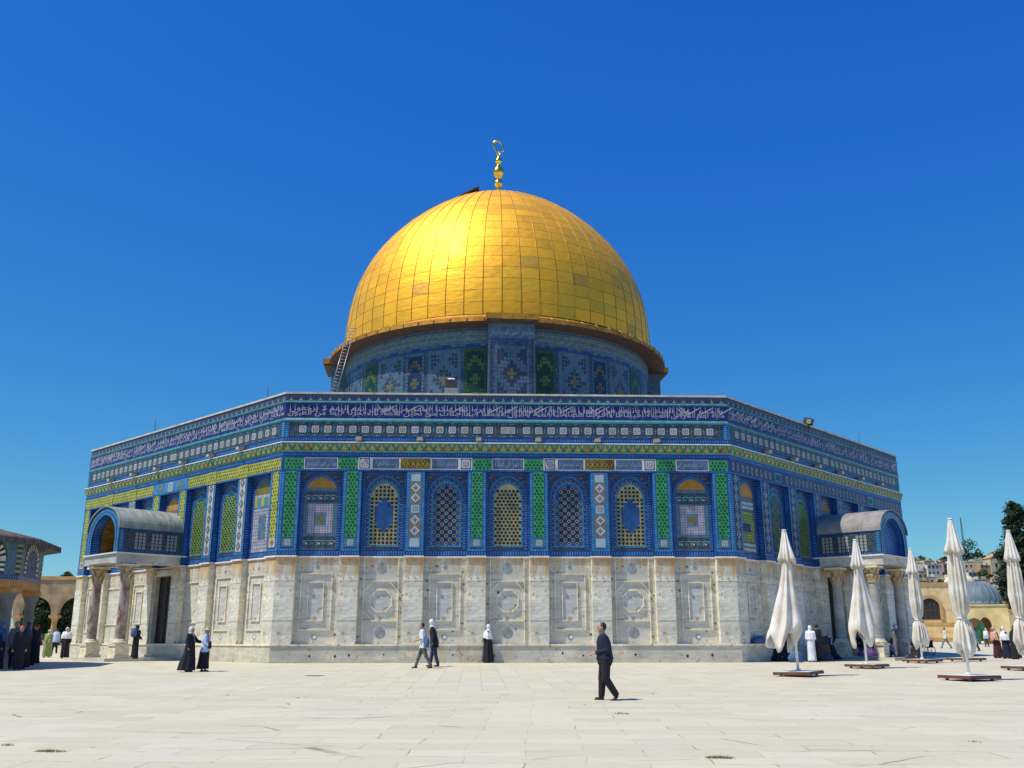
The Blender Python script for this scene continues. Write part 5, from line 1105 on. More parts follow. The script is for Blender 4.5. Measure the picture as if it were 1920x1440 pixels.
def parasol(label, base_px, top_px, rot, tied, seed, w=.30, tilt=(0, 0), skew=0):
    P = ground(*base_px); T_ = atY(top_px[0], top_px[1], P.y); H = T_.z-P.z; t = empty('closed_parasol', P); tag(t, label, 'parasol', 'closed parasols on square bases')
    t.rotation_euler = (tilt[0], tilt[1], 0)
    mb = MB(); s_ = .60; mb.box(-s_, s_, -s_, s_, .06, .15, WOODR); mb.box(-s_+.03, s_-.03, -s_+.03, s_-.03, .15, .162, PTOP)
    for x in (-.42, .42):
        for y in (-.42, .42): mb.lathe([(.045, 0), (.05, .03), (.045, .06)], GREYR, 8, (x, y, 0))
    o = mb.build('base', t, rz=rot)
    mb = MB(); mb.tube([(0, 0, .15), (0, 0, H-.05)], .042, PWH, 12); mb.tube([(0, 0, .16), (0, 0, .22)], .08, PWH, 12); mb.tube([(0, 0, .95), (0, 0, 1.12)], .058, PWH, 10); mb.build('pole', t)
    mb = MB(); mb.lathe([(.0, H), (.075, H), (.08, H-.03), (.07, H-.04), (.07, H-.06), (.08, H-.065), (.08, H-.085)], PWH, 16); mb.lathe([(.072, H-.04), (.072, H-.06)], GREYR, 16); mb.build('cap', t)
    v0 = H-.08; vl = (H-.6)*.205
    cl = cloth([(v0, .075, .02), (v0-vl*.3, .12, .12), (v0-vl*.7, .17, .22), (v0-vl, .22, .30), (v0-vl*1.12, .225, .34)], seed, hem=lambda a: .10*abs(sin(2*a+seed)), folds=10); cl.build('top_flap', t)
    zb = .80 if tied else 1.02; z1 = v0-vl*.8
    if tied:
        zk = zb+(z1-zb)*.30
        cl = cloth([(z1, .13, .2), (z1-(z1-zk)*.3, w*.62, .26), (z1-(z1-zk)*.65, w*.78, .26), (zk+.22, w*.62, .25), (zk+.05, w*.36, .2), (zk-.03, w*.36, .2), (zk-.18, w*.66, .3), (zb+.25, w*.88, .42), (zb, w*.62, .5)], seed+5, hem=lambda a: .22*max(0, sin(2*a+seed))+.06*sin(5*a)); cl.build('canopy', t)
        mb = MB(); mb.tube([(w*.40*cos(2*pi*i/14), w*.40*sin(2*pi*i/14), zk+.01+.015*sin(i)) for i in range(15)], .028, CAN, 6); mb.build('tie_strap', t)
    else:
        cl = cloth([(z1, .12, .14), (z1-(z1-zb)*.2, .15, .22), (z1-(z1-zb)*.4, w*.58, .26), (z1-(z1-zb)*.6, w*.84, .27), (z1-(z1-zb)*.78, w*1.08, .27), (zb+.45, w*1.14, .27), (zb+.32, w*1.02, .30), (zb+.26, w*.90, .32)], seed+5, hem=lambda a: .62*abs(sin(1.5*a+seed*.7))**2.2-.12+.08*sin(5*a), folds=7, skew=skew); cl.build('canopy', t)
    return t
parasol('leftmost closed parasol, its loose canvas leaning, in front of the right corner of the shrine', (1498, 1268), (1467, 993), rad(50), False, 2, .40, (0, rad(-1.6)), -.50)
parasol('off white closed parasol before the right portico, canvas hanging loose in points', (1626, 1253), (1610, 1011), rad(42), False, 5, .40, (0, 0), -.05)
parasol('slim closed parasol with knotted canvas right of the portico, before the wheelchair', (1730, 1243), (1717, 1028), rad(35), True, 8, .30)
parasol('tallest closed parasol, canvas tied at the waist, on the largest square base', (1818, 1276), (1779, 972), rad(20), True, 11, .30)
parasol('far closed parasol almost hidden behind the tallest parasol, only its base clear', (1812, 1240), (1792, 1045), rad(15), True, 14, .28)
parasol('closed parasol with tied canvas at the right edge in front of the conifer', (1926, 1257), (1890, 994), rad(25), True, 17, .32)
parasol('distant closed parasol beyond the right edge with the corner of its base in view', (1950, 1231), (1932, 1060), rad(25), True, 20, .28)
# ================================================================ people
def pm(name, c, rough=.85, var=.18, sc=5): return simple(name, c, rough, var, sc)
SK = pm('skin', (.42, .23, .15), .55, .08); HAIR = pm('dark_hair', (.02, .015, .012), .6); EYE = pm('eye_dark', (.01, .01, .01), .3)
CM = dict(black=pm('black_cloth', (.012, .012, .022)), navy=pm('navy_cloth', (.009, .014, .038)), char=pm('charcoal_trousers', (.014, .014, .017)), white=pm('white_cloth', (.74, .75, .78), .8, .08), cream=pm('cream_scarf_cloth', (.66, .62, .58), .8, .1), lblue=pm('light_blue_cloth', (.42, .52, .80), .8, .1), sky=pm('blue_cloth', (.06, .12, .27)), camo=pm('camouflage_cloth', (.13, .12, .10), .85, .75, 14), jean=pm('dark_blue_denim', (.025, .035, .09)), green=pm('light_green_robe', (.21, .27, .10), .8, .2), wine=pm('wine_red_cloth', (.06, .012, .022)), red=pm('red_cloth', (.50, .045, .02)), brown=pm('brown_cloth', (.07, .045, .035)), grey=pm('grey_cloth', (.16, .16, .17)), gb=pm('grey_blue_cloth', (.14, .20, .28)), pink=pm('pinkish_scarf', (.60, .36, .26)), violet=pm('violet_cloth', (.10, .05, .16)), hat=pm('pale_green_straw', (.50, .54, .36)), orange=pm('orange_cloth', (.45, .15, .02)), shoe=pm('shoe_leather', (.035, .022, .018), .5), lil=pm('lilac_white_trousers', (.60, .58, .78), .8, .08))
def caps(mb, p0, r0, p1, r1, m, n=10, fx=1.0):
    p0, p1 = Vector(p0), Vector(p1); d = p1-p0; L_ = d.length or 1e-4; t = d/L_; x = t.orthogonal().normalized(); y = t.cross(x); vs = []; rings = []
    for k in range(4): a = -pi/2+pi/2*(k+.4)/4.4; rings.append((p0+t*r0*sin(a), r0*cos(a)))
    for k in range(4): a = pi/2*(k)/4.4; rings.append((p1+t*r1*sin(a), r1*cos(a)))
    for c_, r_ in rings:
        for i in range(n): a = 2*pi*i/n; vs.append(c_+(x*cos(a)+y*sin(a))*r_)
    m_ = len(rings); fs = [(k*n+i, k*n+(i+1) % n, (k+1)*n+(i+1) % n, (k+1)*n+i) for k in range(m_-1) for i in range(n)]+[tuple(range(n-1, -1, -1)), tuple((m_-1)*n+i for i in range(n))]
    mb.mesh(vs, fs, m, None, True)
def ell(mb, c_, rx, ry, rz, m, n=14):
    vs = []; k_ = 9
    for j in range(1, k_):
        a = -pi/2+pi*j/k_
        for i in range(n): b = 2*pi*i/n; vs.append((c_[0]+rx*cos(a)*cos(b), c_[1]+ry*cos(a)*sin(b), c_[2]+rz*sin(a)))
    fs = [(j*n+i, j*n+(i+1) % n, (j+1)*n+(i+1) % n, (j+1)*n+i) for j in range(k_-2) for i in range(n)]+[tuple(range(n-1, -1, -1)), tuple((k_-2)*n+i for i in range(n))]
    mb.mesh(vs, fs, m, None, True)
def fuse(mb, name, parent, voxel, smooth=6, fac=.5):
    me = mb.me(name+'_src'); o = bpy.data.objects.new(name+'_tmp', me); C.objects.link(o); md = o.modifiers.new('r', 'REMESH'); md.mode = 'VOXEL'; md.voxel_size = voxel; md.use_smooth_shade = True
    ms = o.modifiers.new('s', 'SMOOTH'); ms.iterations = smooth; ms.factor = fac
    dg = bpy.context.evaluated_depsgraph_get(); out = bpy.data.meshes.new_from_object(o.evaluated_get(dg)); out.name = name; mats = list(mb.mats)
    bpy.data.objects.remove(o); bpy.data.meshes.remove(me); out.materials.clear(); out.materials.append(mats[0]); return link(name, out, parent)
def loft(mb, rings, m, n=40, fold=0, nf=9, seed=0):
    """rings: (cx, cy, z, rx, ry)"""
    vs = []; r = random.Random(seed); p1, p2 = r.uniform(0, 6), r.uniform(0, 6); K = len(rings)
    for j, (cx, cy, z, rx, ry) in enumerate(rings):
        f = 1-j/(K-1)   # folds strongest at the hem (first ring)
        for i in range(n): a = 2*pi*i/n; k = 1+fold*f*(sin(nf*a+p1+.8*sin(2*a+p2))+.5*sin(5*a+p2)); vs.append((cx+rx*k*cos(a), cy+ry*k*sin(a), z))
    fs = [(j*n+i, j*n+(i+1) % n, (j+1)*n+(i+1) % n, (j+1)*n+i) for j in range(K-1) for i in range(n)]+[tuple(range(n-1, -1, -1)), tuple((K-1)*n+i for i in range(n))]
    mb.mesh(vs, fs, m, None, True)
def hand(mb, wr, dirv, s, side=1):
    """palm with five fingers, loosely curled; wr wrist, dirv forearm direction"""
    d = Vector(dirv).normalized(); up_ = Vector((0, 0, 1)); sdv = d.cross(up_); sdv = Vector((0, 1, 0)) if sdv.length < .2 else sdv.normalized(); nrm = sdv.cross(d).normalized(); wr = Vector(wr)
    for k in (-.5, .5): caps(mb, wr, .015*s, wr+d*.062*s+sdv*k*.036*s, .014*s, SK, 8)
    for i, (o_, L_) in enumerate(((-.032, .058), (-.011, .068), (.011, .066), (.031, .05))):
        b = wr+d*.075*s+sdv*o_*s; c1 = b+d*L_*.5*s-nrm*.006*s; c2 = c1+d*L_*.25*s-nrm*.022*s; caps(mb, b, .0105*s, c1, .0095*s, SK, 6); caps(mb, c1, .0095*s, c2, .0085*s, SK, 6)
    b = wr+d*.022*s-sdv*.026*s*side; c1 = b+d*.028*s-sdv*.026*s*side-nrm*.012*s; caps(mb, b, .012*s, c1, .0105*s, SK, 6); caps(mb, c1, .0105*s, c1+d*.024*s-nrm*.01*s, .009*s, SK, 6)
def person(label, px, face, H=1.65, style='robe', top='black', bottom='black', head='scarf', headc='white', lean=0, stride=.25, bulk=1.0, arms=None, sleeve=1.0, extra=None, scarf_len=.22, Yfix=None, seated=False, seed=0, zoff=0, group=None, sidew=0, hipz=.52):
    """px: feet pixel (x, y); face: heading in degrees, 0 = +x (right), 180 = left, -90 = to camera"""
    if Yfix is None: P = ground(*px)
    else: P = gxy(px[0], Yfix); P.z = gz(Yfix)
    P.z += zoff; s = H/1.72; t = empty('person', P, rad(face)); tag(t, label, 'person', group); vx = .014 if H*1768/(P.y-CAM.y) > 100 else .018
    Z = lambda z: z*H
    ln = lambda z: lean*max(0, z-hipz)*H      # forward shift from the lean
    hz = hipz
    if seated:
        k = .52; hz = .14; SHZ, HDZ = .44, .56
    else: SHZ, HDZ = .815, .93
    hip = Vector((0, 0, Z(hz))); chest = Vector((ln(SHZ)*.8, 0, Z(SHZ-.10))); shz = Z(SHZ); shx = ln(SHZ); legk = 1.0 if style == 'trousers' else .30; hd = Vector((ln(HDZ)+.012*s+(.03*s if lean > .15 else 0), 0, Z(HDZ)))
    shw = .105*H*.92*bulk**.5
    # legs
    legs = []
    for sd_, sgn in ((-1, 1), (1, -1)):
        y = sd_*.052*H*bulk
        if seated: legs.append((Vector((0, y, Z(.13))), Vector((.22*H, y*2.8, Z(.12))), Vector((.05*H, -y*.5+.0, Z(.035)))))
        else:
            a = sgn*stride*legk; kn = Vector((sin(a)*.25*H+(.02 if a < 0 else .015)*H, y, Z(.275))); an = kn+Vector((sin(a*.9-(.35 if a < 0 else -.0)*abs(stride)*2.2-((extra or {}).get('kick', 0) if a < 0 else 0))*.235*H, 0, -.235*H*(cos((extra or {}).get('kick', 0)) if a < 0 else 1))); an.z = max(an.z, Z(.042)); 
            if a > 0: an.z = Z(.042)
            legs.append((Vector((0, y, Z(.50))), kn, an))
    if arms is None: arms = (((-.03, .12, .63), (.03, .13, .475)), ((.02, -.12, .63), (.07, -.13, .475)))
    A_ = []
    for i, ((e), (w_)) in enumerate(arms):
        sd_ = 1 if i == 0 else -1; sh = Vector((shx, sd_*shw, shz)); el = Vector((e[0]*H+ln(e[2]), e[1]*H, Z(e[2]))); wr = Vector((w_[0]*H+ln(w_[2]), w_[1]*H, Z(w_[2]))); A_.append((sh, el, wr, sd_))
    mb = MB()
    caps(mb, hip, .078*H*bulk, chest, .070*H*bulk, SK); caps(mb, (shx, -shw*.6, shz-.03*H), .036*H, (shx, shw*.6, shz-.03*H), .036*H, SK)
    caps(mb, (shx, 0, shz), .034*H, hd-Vector((.01*H, 0, .03*H)), .032*H, SK)
    ell(mb, hd, .058*H, .044*H, .066*H, SK); ell(mb, hd+Vector((.022*H, 0, -.022*H)), .036*H, .032*H, .04*H, SK)
    caps(mb, hd+Vector((.052*H, 0, .008*H)), .006*H, hd+Vector((.062*H, 0, -.010*H)), .010*H, SK, 8)
    for q_ in (-1, 1): ell(mb, hd+Vector((-.002*H, q_*.045*H, -.002*H)), .010*H, .006*H, .017*H, SK, 8)
    for (sh, el, wr, sd_) in A_: caps(mb, sh-Vector((0, 0, .02*H)), .026*H, el, .022*H, SK); caps(mb, el, .024*H, wr, .016*H, SK); hand(mb, wr, wr-el, s, sd_)
    for (a, k_, an) in legs: caps(mb, a, .052*H, k_, .035*H, SK); caps(mb, k_, .034*H, an, .02*H, SK)
    bd = fuse(mb, 'body', t, .009 if vx < .016 else .012, 2)
    mb = MB()
    for q_ in (-1, 1): ell(mb, hd+Vector((.050*H, q_*.018*H, .010*H)), .006*H, .008*H, .005*H, EYE, 8)
    ell(mb, hd+Vector((.055*H, 0, -.034*H)), .004*H, .014*H, .003*H, CM['brown'], 8); mb.build('face_features', bd)
    if not seated:
        for (a, k_, an) in legs:
            mb = MB(); lift = an.z-Z(.042); f = Vector((1, 0, -.0)) if lift < .02 else Vector((.75, 0, -.66)); caps(mb, an+Vector((-.012*H, 0, -.018*H)), .022*H, an+f*.075*H+Vector((0, 0, -.024*H)), .017*H, CM['shoe']); ell(mb, an+f*.03*H+Vector((0, 0, -.034*H)), .07*H, .027*H, .010*H, CM['shoe']); mb.build('shoe', t)
    tm, bm = CM[top], CM[bottom]
    if style == 'trousers':
        mb = MB()
        for (a, k_, an) in legs: caps(mb, a, .062*H*bulk, k_, .047*H*bulk, bm); caps(mb, k_, .047*H*bulk, an+Vector((0, 0, .02*H)), .036*H*bulk, bm)
        caps(mb, (0, -.02*H, Z(.51)), .088*H*bulk, (0, .02*H, Z(.51)), .088*H*bulk, bm); caps(mb, (0, 0, Z(.54)), .092*H*bulk, (ln(.6), 0, Z(.58)), .085*H*bulk, bm); fuse(mb, 'trousers', t, vx, 3)
    elif style == 'skirt':
        mb = MB(); w2 = .10+stride*.18; loft(mb, [(-.02*H, 0, Z(.055), w2*H, .095*H), (-.01*H, 0, Z(.25), .105*H*bulk, .09*H*bulk), (0, 0, Z(.45), .10*H*bulk, .095*H*bulk), (ln(.6), 0, Z(.60), .08*H*bulk, .085*H*bulk)], bm, fold=.09, seed=seed); fuse(mb, 'skirt', t, vx, 2)
    mb = MB()
    def sleeves(k=1.0):
        caps(mb, (shx, -shw*.85, shz-.022*H), .047*H, (shx, shw*.85, shz-.022*H), .047*H, tm); caps(mb, chest, .07*H*bulk, (shx, 0, shz), .05*H, tm)
        for (sh, el, wr, sd_) in A_:
            end = el if sleeve < .6 else wr+(el-wr)*.12; caps(mb, sh+Vector((0, -.01*sd_*H, -.012*H)), .050*H*k, el, .036*H*k, tm)
            if sleeve >= .6: caps(mb, el, .036*H*k, end, (.034 if style == 'robe' else .024)*H*k, tm)
    if style == 'robe' and not seated:
        w2 = .115+stride*.22; b_ = -.03 if stride > .15 else 0
        loft(mb, [(b_*1.6*H, 0, Z(.035), w2*H*bulk, .125*H*bulk), (b_*H, 0, Z(.20), (w2-.02)*H*bulk, .118*H*bulk), (0, 0, Z(.42), .108*H*bulk, .112*H*bulk), (ln(.6), 0, Z(.60), .092*H*bulk, .108*H*bulk), (ln(.74), 0, Z(.74), .085*H*bulk, .115*H*bulk), (shx, 0, Z(.815), .062*H*bulk, .095*H*bulk), (shx, 0, Z(.855), .036*H, .04*H)], tm, fold=.085, seed=seed); sleeves(1.15); fuse(mb, 'robe', t, vx, 2)
    elif seated:
        loft(mb, [(.06*H, 0, .02, .25*H*bulk, .23*H*bulk), (.07*H, 0, Z(.10), .24*H*bulk, .22*H*bulk), (.02*H, 0, Z(.19), .14*H*bulk, .15*H*bulk), (0, 0, Z(.30), .10*H*bulk, .12*H*bulk), (shx, 0, Z(.42), .075*H*bulk, .115*H*bulk), (shx, 0, Z(.48), .035*H, .04*H)], tm, fold=.06, seed=seed); sleeves(1.1); fuse(mb, 'robe', t, vx, 2)
    else:
        lo = .44 if top != bottom else .47; lng = extra and extra.get('coat', 0)
        if lng: lo = lng
        lo = (extra or {}).get('hem', lo)
        loft(mb, [(0, 0, Z(lo), .094*H*bulk, .112*H*bulk), (0, 0, Z(.52), .092*H*bulk, .108*H*bulk), (ln(.62), 0, Z(.62), .082*H*bulk, .092*H*bulk), (ln(.74), 0, Z(.74), .078*H*bulk, .108*H*bulk), (shx, 0, Z(.81), .058*H*bulk, .092*H*bulk), (shx, 0, Z(.855), .034*H, .038*H)], tm, fold=.05, seed=seed); sleeves(); fuse(mb, 'coat' if lng else 'shirt', t, vx, 2)
    hc = CM.get(headc, HAIR)
    if head == 'scarf':
        mb = MB(); ell(mb, hd+Vector((-.016*H, 0, .006*H)), .060*H, .056*H, .074*H, hc); caps(mb, hd+Vector((-.02*H, 0, -.05*H)), .046*H, (shx-.005*H, 0, shz+.005*H), .060*H, hc)
        caps(mb, (shx, -shw*.8, shz-.012*H), .064*H if scarf_len > .1 else .05*H, (shx, shw*.8, shz-.012*H), .064*H if scarf_len > .1 else .05*H, hc); 
        if scarf_len > .1: loft(mb, [(shx-.01*H, 0, shz-scarf_len*H, .108*H*bulk, .150*H*bulk), (shx, 0, shz-scarf_len*.5*H, .104*H*bulk, .148*H*bulk), (shx, 0, shz-.01*H, .094*H, .138*H), (shx, 0, shz+.03*H, .04*H, .05*H)], hc, fold=.08, seed=seed)
        if scarf_len > .02: caps(mb, (shx+.05*H, 0, shz-.01*H), .035*H, (shx+.075*H*bulk, .01, shz-max(.13, scarf_len)*H), .018*H, hc)
        fuse(mb, 'headscarf', t, vx*.8, 3)
    elif head == 'hair':
        mb = MB(); ell(mb, hd+Vector((-.014*H, 0, .014*H)), .053*H, .048*H, .062*H, HAIR); mb.build('hair', t)
    elif head == 'cap':
        mb = MB(); ell(mb, hd+Vector((-.012*H, 0, .018*H)), .056*H, .051*H, .056*H, hc); mb.build('cap', t)
    elif head == 'hat':
        mb = MB(); mb.lathe([(.0, .085), (.045, .08), (.06, .05), (.062, .015), (.125, -.012), (.13, -.006), (.062, .028)], hc, 20, (hd.x, 0, hd.z+.02*H)); mb.v = [(x, y, z) for x, y, z in mb.v]; mb.build('sun_hat', t)
    return t, dict(H=H, hd=hd, A=A_, shx=shx, shz=shz, Z=Z)
def bag(t, name, c_, d, col, strap=None):
    mb = MB(); x, y, z = c_; w_, l_, h_ = d; loft(mb, [(x, y, z-h_/2, w_*.42, l_*.45), (x, y, z-h_*.3, w_*.5, l_*.5), (x, y, z+h_*.3, w_*.46, l_*.48), (x, y, z+h_/2, w_*.3, l_*.36)], CM[col], 20)
    if strap: mb.tube(strap, .012, CM[col], 5)
    o = mb.build('bag', t) if name is None else mb.build(name); return o
def thing_bag(name, label, t, c_, d, col, strap=None, cat='bag'):
    o = bag(t, name, c_, d, col, strap); o.matrix_world = Matrix.Translation(t.location) @ Matrix.Rotation(t.rotation_euler.z, 4, 'Z'); tag(o, label, cat); return o
FWD = (((-.02, .11, .66), (.13, .07, .60)), ((.0, -.11, .66), (.13, -.06, .60)))
# the plaza, left to right
t, q_ = person('man in a navy shirt and black trousers walking left across the open plaza, nearest figure', (1136, 1313), 180, 1.62, 'trousers', 'navy', 'char', 'hair', None, .06, .07, 1.24, (((-.04, .125, .645), (.13, .06, .60)), ((-.05, -.125, .645), (.13, -.05, .60))), 1.0, seed=1, extra=dict(hem=.525, kick=.45))
mb = MB(); mb.lathe([(.098*1.62*1.16, 0), (.099*1.62*1.16, .03)], CM['brown'], 24, (0, 0, .515*1.62)); mb.build('belt', t)
t, q_ = person('man in a white t-shirt and grey camouflage trousers walking left with a blue shoulder bag', (793, 1253), 180, 1.66, 'trousers', 'white', 'camo', 'hair', None, .10, .33, 1.02, (((.0, .12, .655), (.15, .06, .60)), ((-.0, -.12, .655), (.15, -.05, .62))), .4, seed=2)
thing_bag('shoulder_bag', 'blue shoulder bag hanging on the back of the man in camouflage trousers', t, (-.13, .14, .93), (.20, .34, .36), 'sky', [(-.13, .14, 1.05), (-.06, .04, 1.42), (.1, -.02, 1.40), (.1, -.1, 1.2)])
t, q_ = person('person in a long black jacket and jeans with a white headcloth beside the blue bag', (814, 1250), 180, 1.80, 'trousers', 'black', 'jean', 'scarf', 'white', .17, .16, 1.0, (((-.0, .12, .64), (.04, .11, .50)), ((.0, -.12, .64), (.03, -.11, .48))), 1, extra=dict(coat=.40), scarf_len=.0, seed=3)
t, q_ = person('lone woman in a black robe and long white headscarf before the middle of the wall', (915, 1243), 180, 1.62, 'robe', 'black', 'black', 'scarf', 'white', .02, .12, 1.12, FWD, scarf_len=.20, seed=4)
o = MB(); o.tube([(0, 0, 0), (.03, 0, .62)], .010, CM['brown'], 6); tag(o.build('walking_stick', loc=ground(904, 1236)), 'thin brown stick held by the lone woman with the long white headscarf', 'stick')
t, q_ = person('woman in a flowing black robe and cream headscarf striding right beside the left portico', (352, 1260), -12, 1.52, 'robe', 'black', 'black', 'scarf', 'cream', .02, .30, 1.12, (((.10, .12, .68), (.20, .10, .66)), ((-.02, -.125, .64), (.04, -.14, .54))), scarf_len=.10, seed=5)
t, q_ = person('woman in a pale blue blouse, long black skirt and pale green sun hat', (381, 1259), 5, 1.49, 'skirt', 'lblue', 'black', 'hat', 'hat', .05, .22, 1.12, (((-.04, .13, .66), (-.02, .15, .58)), ((.02, -.13, .65), (.10, -.17, .58))), 1, seed=6)
thing_bag('handbag', 'black handbag swinging at the right side of the woman in the sun hat', t, (.20, -.26, .90), (.12, .22, .26), 'black', [(.16, -.22, 1.0), (.08, -.14, 1.35)], 'handbag')
t, q_ = person('woman all in black with a blue backpack standing on the step of the left portico', (255, 1233), 60, 1.50, 'robe', 'black', 'black', 'scarf', 'black', .04, .05, .88, FWD, scarf_len=.12, seed=7, Yfix=2.6, zoff=.14)
thing_bag('backpack', 'blue backpack on the back of the woman all in black at the left portico', t, (-.16, 0, 1.18), (.22, .30, .40), 'sky', None, 'backpack')
t, q_ = person('woman in black with a draped white headscarf walking towards us right of the green robe', (120, 1235), -80, 1.64, 'robe', 'black', 'black', 'scarf', 'white', 0, .18, 1.10, (((-.02, .13, .64), (.05, .14, .53)), ((.0, -.13, .64), (.05, -.13, .52))), scarf_len=.18, seed=8)
t, q_ = person('woman in a wide light green robe, red sash and white headscarf walking towards the camera', (87, 1233), -85, 1.55, 'robe', 'green', 'green', 'scarf', 'white', 0, .22, 1.30, FWD, scarf_len=.03, seed=9)
mb = MB(); mb.lathe([(.175, 0), (.19, .04), (.175, .08)], CM['red'], 20, (0, 0, .92)); mb.build('sash', t)
person('person in a pale blue shirt far off between the two women by the arcade', (104, 1229), 90, 1.65, 'trousers', 'lblue', 'char', 'hair', None, .12, .15, 1.05, seed=10, Yfix=24)
# shade of the kiosk
person('bulky woman wrapped all in black at the left of the kiosk group', (22, 1249), -20, 1.56, 'robe', 'black', 'black', 'scarf', 'black', .10, .05, 1.45, FWD, scarf_len=.2, seed=11)
person('grey haired person in dark grey clothes standing behind the kiosk group', (29, 1246), -60, 1.72, 'trousers', 'grey', 'char', 'cap', 'grey', 0, .05, 1.0, seed=12, Yfix=-5.2)
person('figure with a red cap and an orange shawl in the shade of the kiosk', (39, 1248), -70, 1.56, 'robe', 'black', 'black', 'cap', 'red', 0, .1, .95, seed=13, Yfix=-6.6)
person('person in a blue headscarf and dark green robe between the two red capped figures', (49, 1246), 200, 1.70, 'robe', 'char', 'navy', 'scarf', 'jean', 0, .1, 1.0, seed=14, scarf_len=.15, Yfix=-5.6)
t, q_ = person('red capped person in a long black robe at the right of the kiosk group', (61, 1247), 170, 1.62, 'robe', 'black', 'black', 'cap', 'red', 0, .1, 1.12, seed=15)
thing_bag('red_bag', 'red bag carried by the person at the right end of the kiosk group', t, (.02, -.24, .93), (.24, .2, .28), 'red')
o = MB(); loft(o, [(0, 0, 0, .20, .05), (0, 0, .4, .13, .05), (0, 0, .95, .10, .04), (0, 0, 1.0, .05, .03)], CM['orange'], 18, .1); tag(o.build('orange_shawl', loc=ground(44, 1249)+Vector((0, -.25, .28))), 'long orange red shawl hanging down the front of the red capped child', 'shawl')
person('person in pale blue sitting on the ground at the left edge under the kiosk', (-3, 1250), 0, 1.6, 'robe', 'lblue', 'lblue', 'scarf', 'lblue', .1, 0, 1.0, seated=True, seed=16, scarf_len=.05)
person('tall person in a blue headscarf standing at the left edge behind the seated one', (2, 1247), 10, 1.66, 'robe', 'navy', 'sky', 'scarf', 'sky', 0, 0, 1.0, seed=17, Yfix=-5.6)
# shade by the right wall
person('woman in a white headscarf, white top and lilac white trousers by the right wall', (1511, 1238), 75, 1.50, 'trousers', 'white', 'lil', 'scarf', 'white', .03, .08, 1.12, FWD, scarf_len=.25, seed=20)
person('woman with a white headscarf partly hidden behind the man in the black coat', (1520, 1236), 75, 1.58, 'robe', 'white', 'white', 'scarf', 'white', .0, .05, .95, FWD, scarf_len=.2, seed=21, Yfix=.6)
person('man in a long black coat seen from behind next to the women in white', (1535, 1241), 95, 1.66, 'trousers', 'black', 'char', 'hair', None, 0, .10, 1.15, extra=dict(coat=.10), seed=22)
person('woman in black with a blue shawl sitting against the column base of the right portico', (1552, 1237), 150, 1.7, 'robe', 'black', 'black', 'scarf', 'lblue', .2, 0, 1.45, seated=True, seed=23, scarf_len=.06)
person('dark robed woman with red brown headscarf sitting behind the man in the long black coat', (1543, 1235), 90, 1.75, 'robe', 'jean', 'black', 'scarf', 'brown', .1, 0, 1.1, seated=True, seed=24, Yfix=2.2)
person('hunched figure under one large pale blue shawl seated on the portico step', (1582, 1234), 20, 1.35, 'robe', 'lblue', 'lblue', 'scarf', 'lblue', .2, 0, 1.05, seated=True, seed=25, scarf_len=.22)
person('woman in black with a grey blue headscarf sitting in the dark inside the right portico', (1612, 1226), 200, 1.75, 'robe', 'black', 'black', 'scarf', 'gb', .1, 0, 1.3, seated=True, seed=26, Yfix=7.5, zoff=.55)
person('figure in dark violet clothes seated behind the loose hanging parasol before the portico', (1628, 1232), 180, 1.7, 'robe', 'violet', 'black', 'scarf', 'black', .1, 0, 1.1, seated=True, seed=27, Yfix=3.2, zoff=.2)
person('woman in black slumped against the plinth behind the leftmost parasol', (1470, 1240), 200, 1.6, 'robe', 'black', 'black', 'scarf', 'black', .2, 0, 1.5, seated=True, seed=28, scarf_len=.1)
person('black clad woman sitting beside the blue bag under the leftmost parasol', (1487, 1239), 160, 1.45, 'robe', 'black', 'black', 'scarf', 'navy', .2, 0, 1.2, seated=True, seed=29)
person('person in a grey coat and pale cap leaning at the far column of the portico', (1682, 1229), 200, 1.72, 'robe', 'grey', 'black', 'scarf', 'lblue', .05, 0, 1.25, seed=30, scarf_len=.02, Yfix=5.2)
person('seated person in dark clothes and blue scarf on the ground between the portico columns', (1664, 1230), 230, 1.6, 'robe', 'navy', 'black', 'scarf', 'sky', .1, 0, 1.2, seated=True, seed=31, Yfix=4.6)
o = MB(); loft(o, [(0, 0, .0, .28, .16), (0, 0, .2, .34, .18), (0, 0, .42, .22, .14), (0, 0, .5, .1, .08)], CM['sky'], 22, .08); Pb = ground(1493, 1242); tag(o.build('blue_bag', loc=Pb), 'large blue bag standing on the paving under the leftmost parasol', 'bag')
o = MB(); loft(o, [(0, 0, .0, .45, .20), (0, 0, .12, .5, .22), (0, 0, .26, .34, .16), (.1, 0, .36, .12, .1)], CM['sky'], 24, .12); a = rad(45); Pw = atY(1422, 1203, 1.55); tag(o.build('cloth_bundle', loc=(Pw.x, Pw.y-.25, .79), rz=a), 'crumpled blue cloth bundle lying on the plinth ledge of the right wall', 'bundle')
person('dark robed woman with a navy scarf sitting low left of the leftmost parasol pole', (1452, 1240), 170, 1.5, 'robe', 'black', 'black', 'scarf', 'navy', .2, 0, 1.3, seated=True, seed=50, scarf_len=.05)
person('woman in black with a pale blue scarf seated between the coated man and the column', (1560, 1238), 140, 1.6, 'robe', 'black', 'black', 'scarf', 'lblue', .2, 0, 1.3, seated=True, seed=51, scarf_len=.05)
person('woman in charcoal sitting just left of the pale blue shawled figure', (1571, 1236), 200, 1.5, 'robe', 'char', 'black', 'scarf', 'black', .1, 0, 1.2, seated=True, seed=52, scarf_len=.08)
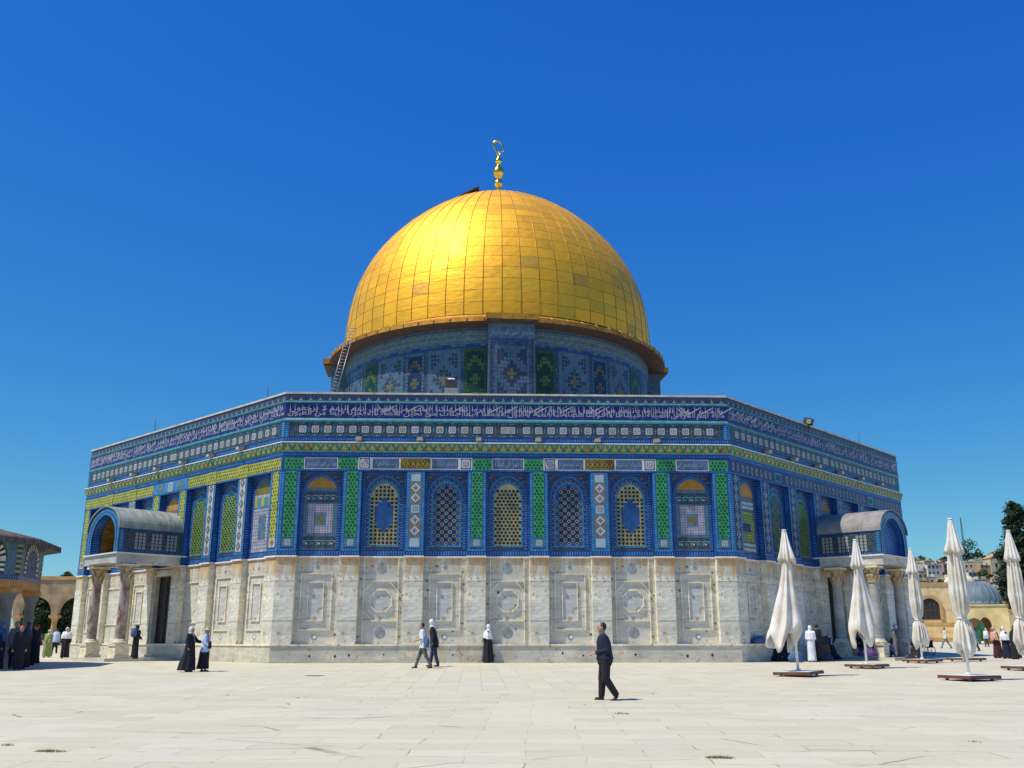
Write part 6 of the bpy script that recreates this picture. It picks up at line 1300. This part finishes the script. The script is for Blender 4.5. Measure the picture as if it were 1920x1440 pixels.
# far right
person('man in a light shirt walking left in front of the far low wall', (1773, 1215), 170, 1.70, 'trousers', 'cream', 'gb', 'hair', None, .05, .40, 1.0, seed=40, Yfix=38)
t = bpy.data.objects[[o.name for o in bpy.data.objects if o.name.startswith('person')][-1]]
person('person in a grey blue jacket and dark trousers before the green gate', (1829, 1219), 150, 1.70, 'trousers', 'gb', 'jean', 'hair', None, .06, .2, 1.25, seed=41, Yfix=28)
person('small pale figure standing right of the green gate', (1850, 1212), 200, 1.62, 'trousers', 'lblue', 'brown', 'scarf', 'white', .0, .1, 1.0, seed=42, Yfix=44)
t, q_ = person('woman with a peach shawl and wine red skirt bending forward beside the woman in black', (1873, 1234), 190, 1.62, 'robe', 'wine', 'wine', 'scarf', 'pink', .22, .15, 1.05, FWD, scarf_len=.24, seed=43)
person('woman in a black robe with a blue white headscarf right of the peach shawled woman', (1891, 1235), 175, 1.62, 'robe', 'navy', 'black', 'scarf', 'white', .16, .22, 1.25, FWD, scarf_len=.24, seed=44)
person('person in dark clothes partly hidden behind the tied parasol at the right edge', (1902, 1231), 180, 1.66, 'robe', 'black', 'black', 'scarf', 'navy', 0, .1, 1.1, seed=45, Yfix=6)
# wheelchair
Pc = ground(1741, 1229); t = empty('wheelchair', Pc, rad(200)); tag(t, 'black folding wheelchair parked beside the slim knotted parasol', 'wheelchair'); BK = simple('black_rubber', (.012, .012, .012), .5); CH = simple('grey_steel_tube', (.16, .16, .17), .3, .1, metal=.9)
for s_ in (-1, 1):
    mb = MB(); mb.tube([(.30*cos(2*pi*i/24), s_*.29, .31+.30*sin(2*pi*i/24)) for i in range(25)], .018, BK, 6, False); mb.tube([(.25*cos(2*pi*i/24), s_*.32, .31+.25*sin(2*pi*i/24)) for i in range(25)], .008, CH, 5, False)
    for i in range(8): mb.tube([(0, s_*.29, .31), (.29*cos(i*pi/4), s_*.29, .31+.29*sin(i*pi/4))], .006, CH, 4)
    mb.build('wheel', t); mb = MB(); mb.tube([(.42+.09*cos(2*pi*i/14), s_*.24, .10+.09*sin(2*pi*i/14)) for i in range(15)], .014, BK, 5, False); mb.build('castor', t)
mb = MB()
for s_ in (-1, 1): mb.tube([(-.32, s_*.23, .95), (-.22, s_*.23, .92), (-.2, s_*.23, .48), (.22, s_*.23, .46), (.42, s_*.23, .12), (.55, s_*.2, .10)], .012, CH, 6); mb.tube([(-.2, s_*.23, .70), (.15, s_*.23, .70), (.18, s_*.23, .46)], .014, BK, 6)
mb.tube([(0, -.29, .31), (0, .29, .31)], .012, CH, 6); mb.build('frame', t)
mb = MB(); mb.box(-.2, .22, -.22, .22, .46, .50, BK); mb.build('seat', t); mb = MB(); mb.box(-.235, -.205, -.22, .22, .50, .90, BK); mb.build('backrest', t)
person('dark figure sitting low on the ground behind the wheelchair', (1716, 1230), 200, 1.5, 'robe', 'black', 'black', 'scarf', 'black', .1, 0, 1.3, seated=True, seed=46, Yfix=3)
